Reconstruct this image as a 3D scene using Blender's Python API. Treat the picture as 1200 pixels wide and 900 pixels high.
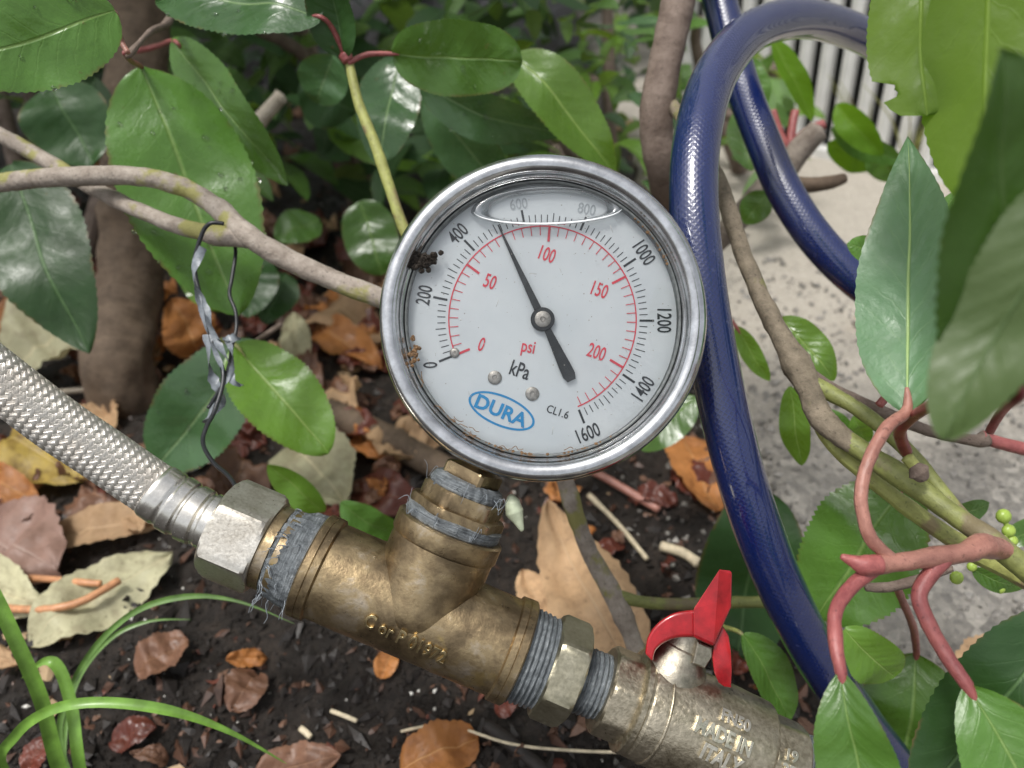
import bpy, math, random
import numpy as np
from mathutils import Vector, Matrix, noise

sc = bpy.context.scene
for o in list(bpy.data.objects):
    bpy.data.objects.remove(o)
col = sc.collection
RNG = random.Random(7)
PI = math.pi
R = math.radians

# ------------------------------------------------------------------ camera
FPX = 906.0                       # focal length in photograph pixels (1200 wide)
PITCH = R(35)
CAM = Vector((0, 0, .38))
FW = Vector((0, math.cos(PITCH), -math.sin(PITCH)))
RT = Vector((1, 0, 0))
UP = Vector((0, math.sin(PITCH), math.cos(PITCH)))
D0 = 0.108 / 376 * FPX            # depth of the gauge face: 108 mm bezel shows 376 px wide
cd = bpy.data.cameras.new('camera')
cam = bpy.data.objects.new('camera', cd)
col.objects.link(cam)
cam.location = CAM
cam.rotation_euler = (PI / 2 - PITCH, 0, 0)
cd.sensor_width = 36
cd.lens = 36 * FPX / 1200
cd.clip_start = .01
cd.clip_end = 400
cd.dof.use_dof = True
cd.dof.focus_distance = D0 + .004
cd.dof.aperture_fstop = 10.5
sc.camera = cam

# ------------------------------------------------------------------ sky, sun, exposure
SUN_EL, SUN_AZ = 70, 240
w = bpy.data.worlds.new('World')
sc.world = w
w.use_nodes = True
nt = w.node_tree
bg = nt.nodes['Background']
sky = nt.nodes.new('ShaderNodeTexSky')
sky.sky_type = 'NISHITA'
sky.sun_disc = False
sky.sun_elevation = R(SUN_EL)
sky.sun_rotation = R(SUN_AZ)
sky.air_density = 1.0
sky.dust_density = 4.0
hs = nt.nodes.new('ShaderNodeHueSaturation')      # overcast: the cloud cover takes most of the blue
hs.inputs['Saturation'].default_value = .22
nt.links.new(sky.outputs[0], hs.inputs['Color'])
nt.links.new(hs.outputs[0], bg.inputs[0])
bg.inputs[1].default_value = .105
sd = bpy.data.lights.new('sun', 'SUN')
sd.energy = 1.5
sd.angle = R(12)
sd.color = (1, .97, .92)
sun = bpy.data.objects.new('sun', sd)
col.objects.link(sun)
az, el = R(SUN_AZ), R(SUN_EL)
sdir = Vector((math.sin(az) * math.cos(el), math.cos(az) * math.cos(el), math.sin(el)))
sun.rotation_euler = sdir.to_track_quat('Z', 'Y').to_euler()
sun.location = (0, 0, 5)
sc.view_settings.view_transform = 'Standard'
sc.view_settings.look = 'None'
sc.view_settings.exposure = 0.86
sc.view_settings.gamma = 1
sc.cycles.use_denoising = True
sc.cycles.max_bounces = 8
sc.cycles.transparent_max_bounces = 12

# ------------------------------------------------------------------ helpers: pixels, meshes, things
def P(x, y, d):
    """point seen at photograph pixel (x, y), d metres along the optical axis"""
    return CAM + FW * d + RT * ((x - 600) / FPX * d) + UP * ((450 - y) / FPX * d)

def G(x, y, z=0.0):
    """point of the ground seen at a pixel"""
    v = FW + RT * ((x - 600) / FPX) + UP * ((450 - y) / FPX)
    t = (z - CAM.z) / v.z
    return CAM + v * t

class MB:
    def __init__(s):
        s.v, s.f, s.uv, s.mi = [], [], [], []
    def add(s, verts, faces, uvs=None, mi=0):
        b = len(s.v)
        s.v.extend(verts)
        s.uv.extend(uvs if uvs is not None else [(0, 0)] * len(verts))
        s.f.extend([tuple(i + b for i in f) for f in faces])
        s.mi.extend([mi] * len(faces))

def mesh_from(mb, name, mats, root=None, sharp=None, smooth=True):
    me = bpy.data.meshes.new(name)
    vs = mb.v
    if root is not None:
        inv = root.matrix_world.inverted()
        vs = [inv @ Vector(p) for p in vs]
    me.from_pydata([tuple(p) for p in vs], [], mb.f)
    if not isinstance(mats, (list, tuple)):
        mats = [mats]
    for m in mats:
        me.materials.append(m)
    if len(mats) > 1:
        me.polygons.foreach_set('material_index', mb.mi)
    uvl = me.uv_layers.new(name='UVMap')
    li = np.empty(len(me.loops), dtype=np.int32)
    me.loops.foreach_get('vertex_index', li)
    uvl.data.foreach_set('uv', np.array(mb.uv, dtype=np.float32)[li].ravel())
    me.polygons.foreach_set('use_smooth', [smooth] * len(me.polygons))
    if sharp:
        me.set_sharp_from_angle(angle=R(sharp))
    me.update()
    return me

def obj(name, mb, mats, parent=None, sharp=None, smooth=True, kind=None):
    """mb holds world coordinates; as a child the mesh is stored in the parent chain's space"""
    root = parent
    me = mesh_from(mb, name, mats, root, sharp, smooth)
    o = bpy.data.objects.new(name, me)
    col.objects.link(o)
    if parent is not None:
        o.parent = parent
        o.matrix_world = parent.matrix_world
    if kind:
        o['kind'] = kind
    return o

def tag(o, label=None, cat=None, group=None, kind=None):
    if label: o['label'] = label
    if cat: o['category'] = cat
    if group: o['group'] = group
    if kind: o['kind'] = kind
    return o

def thing(name, label, cat, loc, group=None):
    o = bpy.data.objects.new(name, None)
    col.objects.link(o)
    o.location = loc
    o.empty_display_size = .02
    o.matrix_world = Matrix.Translation(loc)
    return tag(o, label, cat, group)

def catmull(pts, n=8):
    """pts: list of (Vector, radius); n samples per span"""
    out = []
    m = len(pts)
    for i in range(m - 1):
        p0, p1, p2, p3 = pts[max(i - 1, 0)], pts[i], pts[i + 1], pts[min(i + 2, m - 1)]
        for k in range(n):
            t = k / n
            a = .5 * ((2 * p1[0]) + (p2[0] - p0[0]) * t + (2 * p0[0] - 5 * p1[0] + 4 * p2[0] - p3[0]) * t * t
                      + (-p0[0] + 3 * p1[0] - 3 * p2[0] + p3[0]) * t ** 3)
            out.append((a, p1[1] + (p2[1] - p1[1]) * t))
    out.append(pts[-1])
    return out

def frames(pts):
    """parallel transported (T, X, Y) along a list of points"""
    T = []
    for i in range(len(pts)):
        a, b = pts[max(i - 1, 0)], pts[min(i + 1, len(pts) - 1)]
        T.append((b - a).normalized())
    x = T[0].orthogonal().normalized()
    res = []
    for i, t in enumerate(T):
        x = (x - t * x.dot(t)).normalized()
        res.append((t, x, t.cross(x)))
    return res

def tube(mb, path, sides=12, rough=0.0, knots=0.0, freq=60, caps=True, mi=0, seed=0.0, sy=1.0):
    """path: sampled (Vector, radius)"""
    pts = [p[0] for p in path]
    fr = frames(pts)
    L = 0.0
    vs, uvs, fs = [], [], []
    for i, (p, r) in enumerate(path):
        if i: L += (pts[i] - pts[i - 1]).length
        t, x, y = fr[i]
        kn = 1 + knots * max(0, noise.noise(Vector((L * 45, seed, 3.1)))) ** 2 * 4 if knots else 1
        for k in range(sides + 1):
            a = 2 * PI * k / sides
            d = x * math.cos(a) + y * (math.sin(a) * sy)
            rr = r * kn
            if rough:
                q = p + d * r
                rr *= 1 + rough * noise.noise(q * freq + Vector((seed, 0, 0))) + rough * .5 * noise.noise(q * freq * 3.3)
            vs.append(p + d * rr)
            uvs.append((k / sides, L))
    s1 = sides + 1
    for i in range(len(path) - 1):
        for k in range(sides):
            a = i * s1 + k
            fs.append((a, a + 1, a + s1 + 1, a + s1))
    if caps:
        for i, rev in ((0, True), (len(path) - 1, False)):
            loop = [i * s1 + k for k in range(sides)]
            c = len(vs)
            vs.append(pts[i] + fr[i][0] * (path[i][1] * (-.35 if rev else .35)))
            uvs.append((.5, L if not rev else 0))
            for k in range(sides):
                a, b = loop[k], loop[(k + 1) % sides]
                fs.append((b, a, c) if rev else (a, b, c))
    mb.add(vs, fs, uvs, mi)

def PX(lst, d=None, rpx=None):
    """list of (px, py[, depth[, radius px]]) -> sampled-path control points; missing values carry on"""
    out = []
    for q in lst:
        if len(q) > 2 and q[2] is not None: d = q[2]
        if len(q) > 3: rpx = q[3]
        out.append((P(q[0], q[1], d), rpx * d / FPX))
    return out

def hexr(Rh, th, n=6):
    a = 2 * PI / n
    t = (th % a) - a / 2
    return Rh * math.cos(a / 2) / math.cos(t)

def lathe(mb, O, X, Y, Z, prof, seg=96, hexR=None, rot=0.0, nsides=6, disp=None, mi=0, capA=False, capB=False):
    """prof: list of (r, z) or (r, z, hexR); hexR clips the circle to a polygon (chamfered nut)"""
    vs, uvs, fs = [], [], []
    for j, q in enumerate(prof):
        r, z = q[0], q[1]
        h = q[2] if len(q) > 2 else hexR
        for k in range(seg + 1):
            th = 2 * PI * k / seg
            rr = r if not h else min(r, hexr(h, th, nsides))
            zz = z
            if disp:
                rr, zz = disp(rr, th, z)
            a = th + rot
            vs.append(O + X * (rr * math.cos(a)) + Y * (rr * math.sin(a)) + Z * zz)
            uvs.append((k / seg, z))
    s1 = seg + 1
    for j in range(len(prof) - 1):
        for k in range(seg):
            a = j * s1 + k
            fs.append((a, a + 1, a + s1 + 1, a + s1))
    for flag, j, rev in ((capA, 0, True), (capB, len(prof) - 1, False)):
        if flag:
            c = len(vs)
            vs.append(O + Z * prof[j][1]); uvs.append((.5, .5))
            for k in range(seg):
                a, b = j * s1 + k, j * s1 + k + 1
                fs.append((b, a, c) if rev else (a, b, c))
    mb.add(vs, fs, uvs, mi)

def extrude_poly(mb, poly, vec, mi=0, bev=0.0):
    """poly: world points (one side); extruded by vec; bev insets the front rim"""
    n = len(poly)
    c = sum(poly, Vector()) / n
    layers = [(0, 1 - bev), (bev * .6, 1), (1 - bev * .6, 1), (1, 1 - bev)] if bev else [(0, 1), (1, 1)]
    vs = []
    for t, sca in layers:
        vs += [c + (p - c) * sca + vec * t for p in poly]
    fs = []
    for j in range(len(layers) - 1):
        for k in range(n):
            a, b = j * n + k, j * n + (k + 1) % n
            fs.append((a, b, b + n, a + n))
    fs.append(tuple(reversed(range(n))))
    fs.append(tuple(range((len(layers) - 1) * n, len(layers) * n)))
    # orientation: make side normals point outwards
    a0, a1 = poly[1] - poly[0], vec
    nrm = a0.cross(a1)
    if nrm.dot(poly[0] + a0 * .5 - c) < 0:
        fs = [tuple(reversed(f)) for f in fs]
    mb.add(vs, fs, None, mi)

_txt = {}
def text_verts(s, bold=0.0, ext=0.0, bevel=0.0):
    """verts/faces of a word, cap height 1, centred"""
    key = (s, bold, ext, bevel)
    if key not in _txt:
        cu = bpy.data.curves.new('word', 'FONT')
        cu.body = s
        cu.align_x = 'CENTER'; cu.align_y = 'CENTER'
        cu.size = 1.0
        cu.offset = bold
        cu.extrude = ext
        cu.bevel_depth = bevel
        cu.resolution_u = 3
        o = bpy.data.objects.new('word', cu)
        col.objects.link(o)
        dg = bpy.context.evaluated_depsgraph_get()
        me = bpy.data.meshes.new_from_object(o.evaluated_get(dg))
        vs = [v.co.copy() for v in me.vertices]
        fs = [tuple(p.vertices) for p in me.polygons]
        bpy.data.objects.remove(o)
        bpy.data.curves.remove(cu)
        bpy.data.meshes.remove(me)
        xs = [v.x for v in vs]; ys = [v.y for v in vs]
        cx, cy, h = (min(xs) + max(xs)) / 2, (min(ys) + max(ys)) / 2, max(ys) - min(ys)
        vs = [Vector(((v.x - cx) / h, (v.y - cy) / h, v.z / h)) for v in vs]
        _txt[key] = (vs, fs)
    return _txt[key]

# ------------------------------------------------------------------ materials
class NT:
    def __init__(s, name):
        s.m = bpy.data.materials.new(name)
        s.m.use_nodes = True
        s.t = s.m.node_tree
        s.b = s.t.nodes['Principled BSDF']
        s.out = s.t.nodes['Material Output']
    def n(s, typ, **kw):
        nd = s.t.nodes.new('ShaderNode' + typ)
        for k, v in kw.items():
            if k.startswith('i_'):
                key = k[2:]
                nd.inputs[int(key) if key.isdigit() else key].default_value = v
            else:
                setattr(nd, k, v)
        return nd
    def l(s, a, b):
        s.t.links.new(a, b)
    def coord(s, kind='Object'):
        return s.n('TexCoord').outputs[kind]
    def noise(s, scale, detail=4, rough=.55, vec=None, dist=0.0):
        nd = s.n('TexNoise', i_Scale=scale, i_Detail=detail, i_Roughness=rough, i_Distortion=dist)
        s.l(vec if vec is not None else s.coord(), nd.inputs['Vector'])
        return nd.outputs['Fac']
    def ramp(s, fac, stops, interp='LINEAR'):
        nd = s.n('ValToRGB')
        cr = nd.color_ramp
        cr.interpolation = interp
        while len(cr.elements) < len(stops):
            cr.elements.new(.5)
        for e, (p, c) in zip(cr.elements, stops):
            e.position = p
            e.color = (*c, 1) if len(c) == 3 else c
        s.l(fac, nd.inputs[0])
        return nd.outputs[0]
    def math(s, op, a, b=None, c=None):
        nd = s.n('Math', operation=op)
        for i, q in enumerate((a, b, c)):
            if q is None: continue
            if isinstance(q, (int, float)): nd.inputs[i].default_value = q
            else: s.l(q, nd.inputs[i])
        return nd.outputs[0]
    def mix(s, fac, a, b, mode='MIX'):
        nd = s.n('MixRGB', blend_type=mode)
        for i, q in enumerate((fac, a, b)):
            if isinstance(q, (int, float)): nd.inputs[i].default_value = q
            elif isinstance(q, tuple): nd.inputs[i].default_value = (*q, 1)
            else: s.l(q, nd.inputs[i])
        return nd.outputs[0]
    def bump(s, h, strength=.3, dist=.001):
        nd = s.n('Bump')
        nd.inputs['Strength'].default_value = strength
        nd.inputs['Distance'].default_value = dist
        s.l(h, nd.inputs['Height'])
        s.l(nd.outputs[0], s.b.inputs['Normal'])
        return nd.outputs[0]
    def setp(s, **kw):
        for k, v in kw.items():
            key = k.replace('_', ' ')
            if isinstance(v, (int, float)): s.b.inputs[key].default_value = v
            elif isinstance(v, tuple): s.b.inputs[key].default_value = (*v, 1)
            else: s.l(v, s.b.inputs[key])
        return s

M = {}
def mat_simple(name, color, rough=.5, metal=0.0, var=.25, nscale=300, bump=.15, bdist=.0003, spec=None, coat=0.0):
    t = NT(name)
    f = t.noise(nscale, 5, .6)
    dark = tuple(c * (1 - var) for c in color)
    lite = tuple(min(1, c * (1 + var)) for c in color)
    t.setp(Base_Color=t.ramp(f, [(.3, dark), (.7, lite)]), Metallic=metal,
           Roughness=t.ramp(t.noise(nscale * .4, 4), [(.3, (rough * .75,) * 3), (.75, (min(1, rough * 1.3),) * 3)]))
    if coat: t.setp(Coat_Weight=coat, Coat_Roughness=.08)
    if spec is not None: t.b.inputs['Specular IOR Level'].default_value = spec
    t.bump(t.noise(nscale * 2.5, 5, .65), bump, bdist)
    M[name] = t.m
    return t.m

def mat_leaf(name, top, under, vein, rough=.27, trans=.28, tcol=None, blotch=0.0, spec=.6, vstr=.2):
    """two-sided leaf: glossy face, pale underside, midrib and side veins from the leaf's own UVs"""
    t = NT(name)
    uv = t.n('SeparateXYZ')
    t.l(t.coord('UV'), uv.inputs[0])
    u, v = uv.outputs[0], uv.outputs[1]
    ax = t.math('ABSOLUTE', t.math('SUBTRACT', u, .5))               # 0 at the midrib, .5 at the margin
    mid = t.math('SUBTRACT', 1, t.math('SMOOTHSTEP', ax, .004, .03)) if False else None
    ms = t.n('MapRange', interpolation_type='SMOOTHSTEP')
    t.l(ax, ms.inputs[0])
    ms.inputs[1].default_value = .004; ms.inputs[2].default_value = .024
    ms.inputs[3].default_value = 1; ms.inputs[4].default_value = 0
    mid = ms.outputs[0]
    wob = t.math('MULTIPLY', t.noise(70, 3, .6), .09)
    sv = t.math('SINE', t.math('MULTIPLY', t.math('ADD', wob, t.math('SUBTRACT', v, t.math('MULTIPLY', t.math('POWER', ax, .8), .36))), 56))
    fade = t.math('SUBTRACT', 1, t.math('MULTIPLY', ax, 1.7))
    side = t.math('MULTIPLY', t.math('MULTIPLY', t.math('POWER', t.math('MAXIMUM', sv, 0), 22), vstr), fade)
    oi = t.n('ObjectInfo')
    nz = t.noise(55, 4, .6)
    nb = t.noise(380, 3, .6)
    vary = t.math('ADD', t.math('MULTIPLY', oi.outputs['Random'], .5), t.math('MULTIPLY', nz, .6))
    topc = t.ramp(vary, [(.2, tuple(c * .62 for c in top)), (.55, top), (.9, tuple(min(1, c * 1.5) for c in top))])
    if blotch:
        bl = t.ramp(t.noise(60, 6, .75), [(.46, (0, 0, 0)), (.62, (1, 1, 1))])
        topc = t.mix(t.math('MULTIPLY', bl, min(1, blotch * 1.9)), topc, (under[0] * .42, under[1] * .34, under[2] * .3))
        sp_ = t.ramp(t.noise(330, 4, .7), [(.60, (0, 0, 0)), (.68, (1, 1, 1))])
        topc = t.mix(t.math('MULTIPLY', sp_, .6), topc, (under[0] * .25, under[1] * .2, under[2] * .18))
    if not blotch:                                   # browned margins and small dead spots
        em = t.n('MapRange', interpolation_type='SMOOTHSTEP')
        t.l(ax, em.inputs[0])
        em.inputs[1].default_value = .455; em.inputs[2].default_value = .5
        emk = t.math('MULTIPLY', em.outputs[0], t.ramp(t.noise(60, 3, .6), [(.50, (0, 0, 0)), (.60, (1, 1, 1))]))
        spk = t.ramp(t.noise(150, 4, .6), [(.70, (0, 0, 0)), (.74, (1, 1, 1))])
        topc = t.mix(t.math('MULTIPLY', t.math('MAXIMUM', emk, spk), .75), topc, (.13, .085, .03))
    topc = t.mix(t.math('MULTIPLY', side, .6), topc, vein)
    topc = t.mix(t.math('MULTIPLY', mid, .75), topc, vein)
    und = t.mix(t.math('MULTIPLY', mid, .8), t.mix(t.math('MULTIPLY', side, .5), under, vein), vein)
    geo = t.n('NewGeometry')
    base = t.mix(geo.outputs['Backfacing'], topc, und)
    t.setp(Base_Color=base,
           Roughness=t.ramp(t.noise(90, 4, .6), [(.3, (rough * .7,) * 3), (.7, (min(1, rough * 1.5),) * 3)]))
    t.b.inputs['Specular IOR Level'].default_value = spec
    h = t.math('ADD', t.math('ADD', t.math('MULTIPLY', t.math('ADD', side, mid), -1.0), t.math('MULTIPLY', t.math('MULTIPLY', sv, fade), .22)), t.math('ADD', t.math('MULTIPLY', nb, .5), t.math('MULTIPLY', nz, 2.0)))
    nrm = t.bump(h, .45, .0008)
    tr = t.n('BsdfTranslucent')
    tc = tcol or tuple(min(1, c * k) for c, k in zip(top, (2.6, 2.0, .9)))
    t.l(t.mix(t.math('MULTIPLY', t.math('ADD', side, mid), .35), tc, vein), tr.inputs[0])
    t.l(nrm, tr.inputs['Normal'])
    mx = t.n('MixShader')
    mx.inputs[0].default_value = trans
    t.l(t.b.outputs[0], mx.inputs[1])
    t.l(tr.outputs[0], mx.inputs[2])
    t.l(mx.outputs[0], t.out.inputs['Surface'])
    M[name] = t.m
    return t.m

VEIN = (.21, .33, .09)
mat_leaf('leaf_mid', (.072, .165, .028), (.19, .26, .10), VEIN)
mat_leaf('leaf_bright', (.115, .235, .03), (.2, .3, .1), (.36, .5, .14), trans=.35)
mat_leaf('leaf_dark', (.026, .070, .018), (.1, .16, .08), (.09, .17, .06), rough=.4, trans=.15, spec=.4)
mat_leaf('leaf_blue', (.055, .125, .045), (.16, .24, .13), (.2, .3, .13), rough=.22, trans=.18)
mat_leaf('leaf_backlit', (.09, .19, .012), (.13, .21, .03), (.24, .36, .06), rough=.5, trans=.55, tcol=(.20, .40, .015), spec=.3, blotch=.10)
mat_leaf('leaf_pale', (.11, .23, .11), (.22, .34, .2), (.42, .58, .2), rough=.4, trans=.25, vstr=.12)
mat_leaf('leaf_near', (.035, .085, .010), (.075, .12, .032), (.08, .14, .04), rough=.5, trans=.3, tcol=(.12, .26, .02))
mat_leaf('dead_tan', (.50, .33, .19), (.46, .33, .2), (.6, .42, .26), rough=.65, trans=.2, tcol=(.5, .3, .14), blotch=.2, spec=.3)
mat_leaf('dead_cream', (.44, .42, .27), (.4, .38, .27), (.56, .5, .32), rough=.6, trans=.2, tcol=(.4, .35, .18), blotch=.25, spec=.3)
mat_leaf('dead_brown', (.17, .085, .05), (.16, .09, .06), (.26, .14, .08), rough=.45, trans=.1, tcol=(.2, .08, .03), blotch=.3, spec=.5)
mat_leaf('dead_red', (.12, .032, .02), (.14, .05, .035), (.2, .08, .05), rough=.35, trans=.1, tcol=(.2, .05, .02), blotch=.3, spec=.5)
mat_leaf('dead_orange', (.48, .2, .06), (.42, .2, .08), (.62, .34, .14), rough=.5, trans=.3, tcol=(.6, .24, .05), blotch=.35, spec=.4)
mat_leaf('dead_yellow', (.5, .36, .08), (.42, .32, .1), (.6, .46, .2), rough=.5, trans=.3, tcol=(.6, .4, .06), blotch=.5, spec=.4)
mat_leaf('dead_mauve', (.19, .115, .09), (.25, .17, .14), (.34, .24, .2), rough=.5, trans=.1, tcol=(.25, .12, .08), blotch=.2, spec=.4)

mat_simple('bezel_steel', (.55, .56, .57), .17, 1.0, .28, 160, .3, .00015)
mat_simple('case_steel', (.5, .5, .5), .3, 1.0, .15, 300, .1)
mat_simple('print_black', (.025, .03, .035), .5, 0, .2, 600, 0)
mat_simple('print_red', (.72, .06, .09), .5, 0, .12, 600, 0)
mat_simple('print_blue', (.012, .27, .58), .5, 0, .1, 600, 0)
mat_simple('pointer_black', (.014, .018, .02), .4, 0, .3, 900, .2)
mat_simple('gasket', (.11, .12, .12), .5, 0, .4, 500, .3)
mat_simple('grime', (.025, .018, .012), .8, 0, .5, 900, .8, .0006)
mat_simple('grime_tan', (.16, .09, .04), .7, 0, .5, 900, .6, .0005)
mat_simple('screw_steel', (.36, .34, .31), .4, 1, .3, 900, .3)
mat_simple('red_paint', (.31, .008, .013), .26, 0, .45, 110, .12, .0003, coat=.3)
mat_simple('stem_metal', (.34, .31, .25), .42, 1, .3, 500, .4)
mat_simple('wire_black', (.012, .013, .016), .35, 0, .3, 500, .2)
mat_simple('plastic_shred', (.17, .19, .21), .3, 0, .3, 500, .4)
mat_simple('petiole_dark', (.19, .03, .03), .35, 0, .3, 220, .2)
mat_simple('stalk_orange', (.48, .23, .11), .5, 0, .3, 200, .3)
mat_simple('berry', (.3, .42, .07), .35, 0, .2, 300, .1)
mat_simple('grass_blade', (.15, .29, .045), .35, 0, .3, 120, .2)
mat_simple('grass_dull', (.10, .19, .04), .45, 0, .3, 120, .2)
mat_simple('straw', (.55, .47, .33), .6, 0, .3, 300, .3)
mat_simple('grit_white', (.62, .6, .55), .5, 0, .3, 500, .3)
mat_simple('fence_white', (.62, .62, .6), .5, 0, .08, 60, .15)
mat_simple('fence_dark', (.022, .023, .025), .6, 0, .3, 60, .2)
mat_simple('mulch', (.075, .036, .022), .5, 0, .7, 60, .6, .0008)
mat_simple('mulch_dark', (.016, .012, .010), .6, 0, .5, 150, .6, .0008)
mat_simple('snail_shell', (.45, .5, .36), .4, 0, .2, 200, .2)

def mat_bark(name, a, b, lichen=None, nscale=120, rough=.75, bstr=.55):
    t = NT(name)
    mp = t.n('Mapping')
    t.l(t.coord('UV'), mp.inputs[0])
    mp.inputs['Scale'].default_value = (3, 90, 1)
    f = t.noise(nscale, 6, .65)
    f2 = t.noise(2.2, 5, .7, mp.outputs[0])
    c = t.ramp(t.math('ADD', t.math('MULTIPLY', f, .6), t.math('MULTIPLY', f2, .4)), [(.32, a), (.62, b)])
    spk = t.ramp(t.noise(nscale * 6, 3, .6), [(.6, (0, 0, 0)), (.68, (1, 1, 1))])
    c = t.mix(t.math('MULTIPLY', spk, .5), c, tuple(q * .35 for q in a))
    if lichen:
        lm = t.ramp(t.noise(42, 4, .6), [(.56, (0, 0, 0)), (.62, (1, 1, 1))])
        c = t.mix(t.math('MULTIPLY', lm, .85), c, lichen)
    t.setp(Base_Color=c, Roughness=rough)
    t.b.inputs['Specular IOR Level'].default_value = .3 if rough > .5 else .5
    t.bump(t.math('ADD', f2, t.noise(nscale * 4, 5, .7)), bstr, .0012)
    M[name] = t.m
mat_bark('petiole_red', (.15, .03, .035), (.36, .11, .10), None, 90, .4, .25)
mat_bark('petiole_pink', (.17, .065, .05), (.40, .19, .145), None, 90, .4, .25)
mat_bark('bark_grey', (.18, .145, .115), (.40, .35, .30), (.26, .25, .07))
mat_bark('bark_trunk', (.055, .038, .026), (.15, .108, .075), None, 60)
mat_bark('bark_pale', (.3, .26, .2), (.46, .41, .34), None, 90)
mat_bark('bark_brown', (.10, .07, .055), (.22, .17, .14), None, 100)
mat_bark('bark_green', (.085, .07, .05), (.25, .205, .15), (.19, .19, .06), 130)
mat_bark('twig_green', (.12, .13, .04), (.25, .27, .08), (.17, .13, .08), 120, .5, .3)
mat_bark('twig_yellow', (.19, .19, .055), (.38, .40, .12), (.22, .16, .09), 120, .5, .3)
mat_bark('bark_broken', (.1, .075, .06), (.28, .24, .2), None, 100)

def mat_brass():
    t = NT('brass_aged')
    f = t.noise(60, 6, .62, dist=.4)
    f2 = t.noise(330, 5, .6)
    mp = t.n('Mapping'); mp.inputs['Scale'].default_value = (1, 1, .15)
    c = t.ramp(f, [(.28, (.09, .068, .04)), (.43, (.21, .155, .09)), (.55, (.35, .265, .15)), (.70, (.50, .43, .34))])
    gold = t.ramp(t.noise(48, 5, .6), [(.60, (0, 0, 0)), (.66, (1, 1, 1))])
    c = t.mix(t.math('MULTIPLY', gold, .6), c, (.45, .33, .13))
    c = t.mix(t.math('MULTIPLY', t.ramp(f2, [(.55, (0, 0, 0)), (.7, (1, 1, 1))]), .4), c, (.07, .05, .03))
    t.setp(Base_Color=c, Metallic=.92, Roughness=t.ramp(f2, [(.3, (.24,) * 3), (.75, (.5,) * 3)]))
    scr = t.n('TexVoronoi', feature='DISTANCE_TO_EDGE', i_Scale=130)
    t.l(t.coord(), scr.inputs['Vector'])
    t.bump(t.math('ADD', t.noise(800, 4, .6), t.math('MULTIPLY', f, 2)), .28, .0004)
    M['brass_aged'] = t.m
mat_brass()

mat_simple('brass_worn', (.50, .40, .22), .3, 1, .3, 500, .2)
mat_simple('valve_worn', (.66, .62, .52), .3, 1, .2, 600, .3)
def mat_cast(name, a, b, rough, grain, gstr):
    t = NT(name)
    f = t.noise(70, 5, .6)
    g = t.noise(grain, 4, .6)
    c = t.ramp(t.math('ADD', t.math('MULTIPLY', f, .6), t.math('MULTIPLY', g, .4)), [(.35, a), (.62, b)])
    t.setp(Base_Color=c, Metallic=.95, Roughness=t.ramp(g, [(.3, (rough * .8,) * 3), (.7, (rough * 1.3,) * 3)]))
    t.bump(t.math('ADD', g, t.math('MULTIPLY', f, .3)), gstr, .0004)
    M[name] = t.m
mat_cast('nickel_nut', (.44, .40, .33), (.72, .69, .62), .33, 900, .22)
mat_cast('olive_nut', (.27, .25, .17), (.44, .41, .31), .38, 700, .25)
mat_cast('valve_cast', (.26, .225, .155), (.56, .50, .385), .34, 620, .65)
mat_cast('ferrule_steel', (.55, .53, .48), (.75, .73, .68), .22, 500, .1)

def mat_tape():
    t = NT('sealing_tape')
    mp = t.n('Mapping')
    t.l(t.coord('UV'), mp.inputs[0])
    mp.inputs['Scale'].default_value = (5, 1500, 1)
    f = t.noise(1.2, 6, .7, mp.outputs[0], .6)
    f2 = t.noise(260, 5, .65)
    c = t.ramp(t.math('ADD', t.math('MULTIPLY', f, .55), t.math('MULTIPLY', f2, .45)),
               [(.3, (.025, .028, .031)), (.5, (.12, .135, .145)), (.7, (.34, .365, .38))])
    t.setp(Base_Color=c, Roughness=.42)
    t.bump(t.math('ADD', f, f2), .8, .0012)
    M['sealing_tape'] = t.m
mat_tape()

def mat_dial():
    t = NT('dial_white')
    f = t.noise(45, 4, .5)
    sp = t.ramp(t.noise(700, 3, .5), [(.70, (0, 0, 0)), (.76, (1, 1, 1))])
    c = t.ramp(f, [(.3, (.66, .70, .72)), (.7, (.73, .76, .77))])
    c = t.mix(t.math('MULTIPLY', sp, .25), c, (.35, .32, .28))
    t.setp(Base_Color=c, Roughness=.45)
    M['dial_white'] = t.m
mat_dial()

def mat_glass(name, tint, refl, rough, base=0.0):
    t = NT(name)
    lw = t.n('Fresnel', i_IOR=1.45)
    tr = t.n('BsdfTransparent'); tr.inputs[0].default_value = (*tint, 1)
    gl = t.n('BsdfGlossy'); gl.inputs['Roughness'].default_value = rough
    mx = t.n('MixShader')
    smr = t.ramp(t.noise(55, 6, .72, dist=.8), [(.45, (0, 0, 0)), (.75, (1, 1, 1))])
    t.l(t.math('ADD', t.math('MULTIPLY', lw.outputs[0], refl), t.math('ADD', base, t.math('MULTIPLY', smr, .06))), mx.inputs[0])
    t.l(tr.outputs[0], mx.inputs[1]); t.l(gl.outputs[0], mx.inputs[2])
    t.l(mx.outputs[0], t.out.inputs['Surface'])
    M[name] = t.m
mat_glass('window_glass', (.97, .98, .98), .8, .04)
mat_glass('bubble_glass', (.78, .82, .84), 5.0, .05, .12)
t = NT('water'); t.setp(Base_Color=(1, 1, 1), Roughness=.02, Transmission_Weight=1.0, IOR=1.33); M['water'] = t.m

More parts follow.
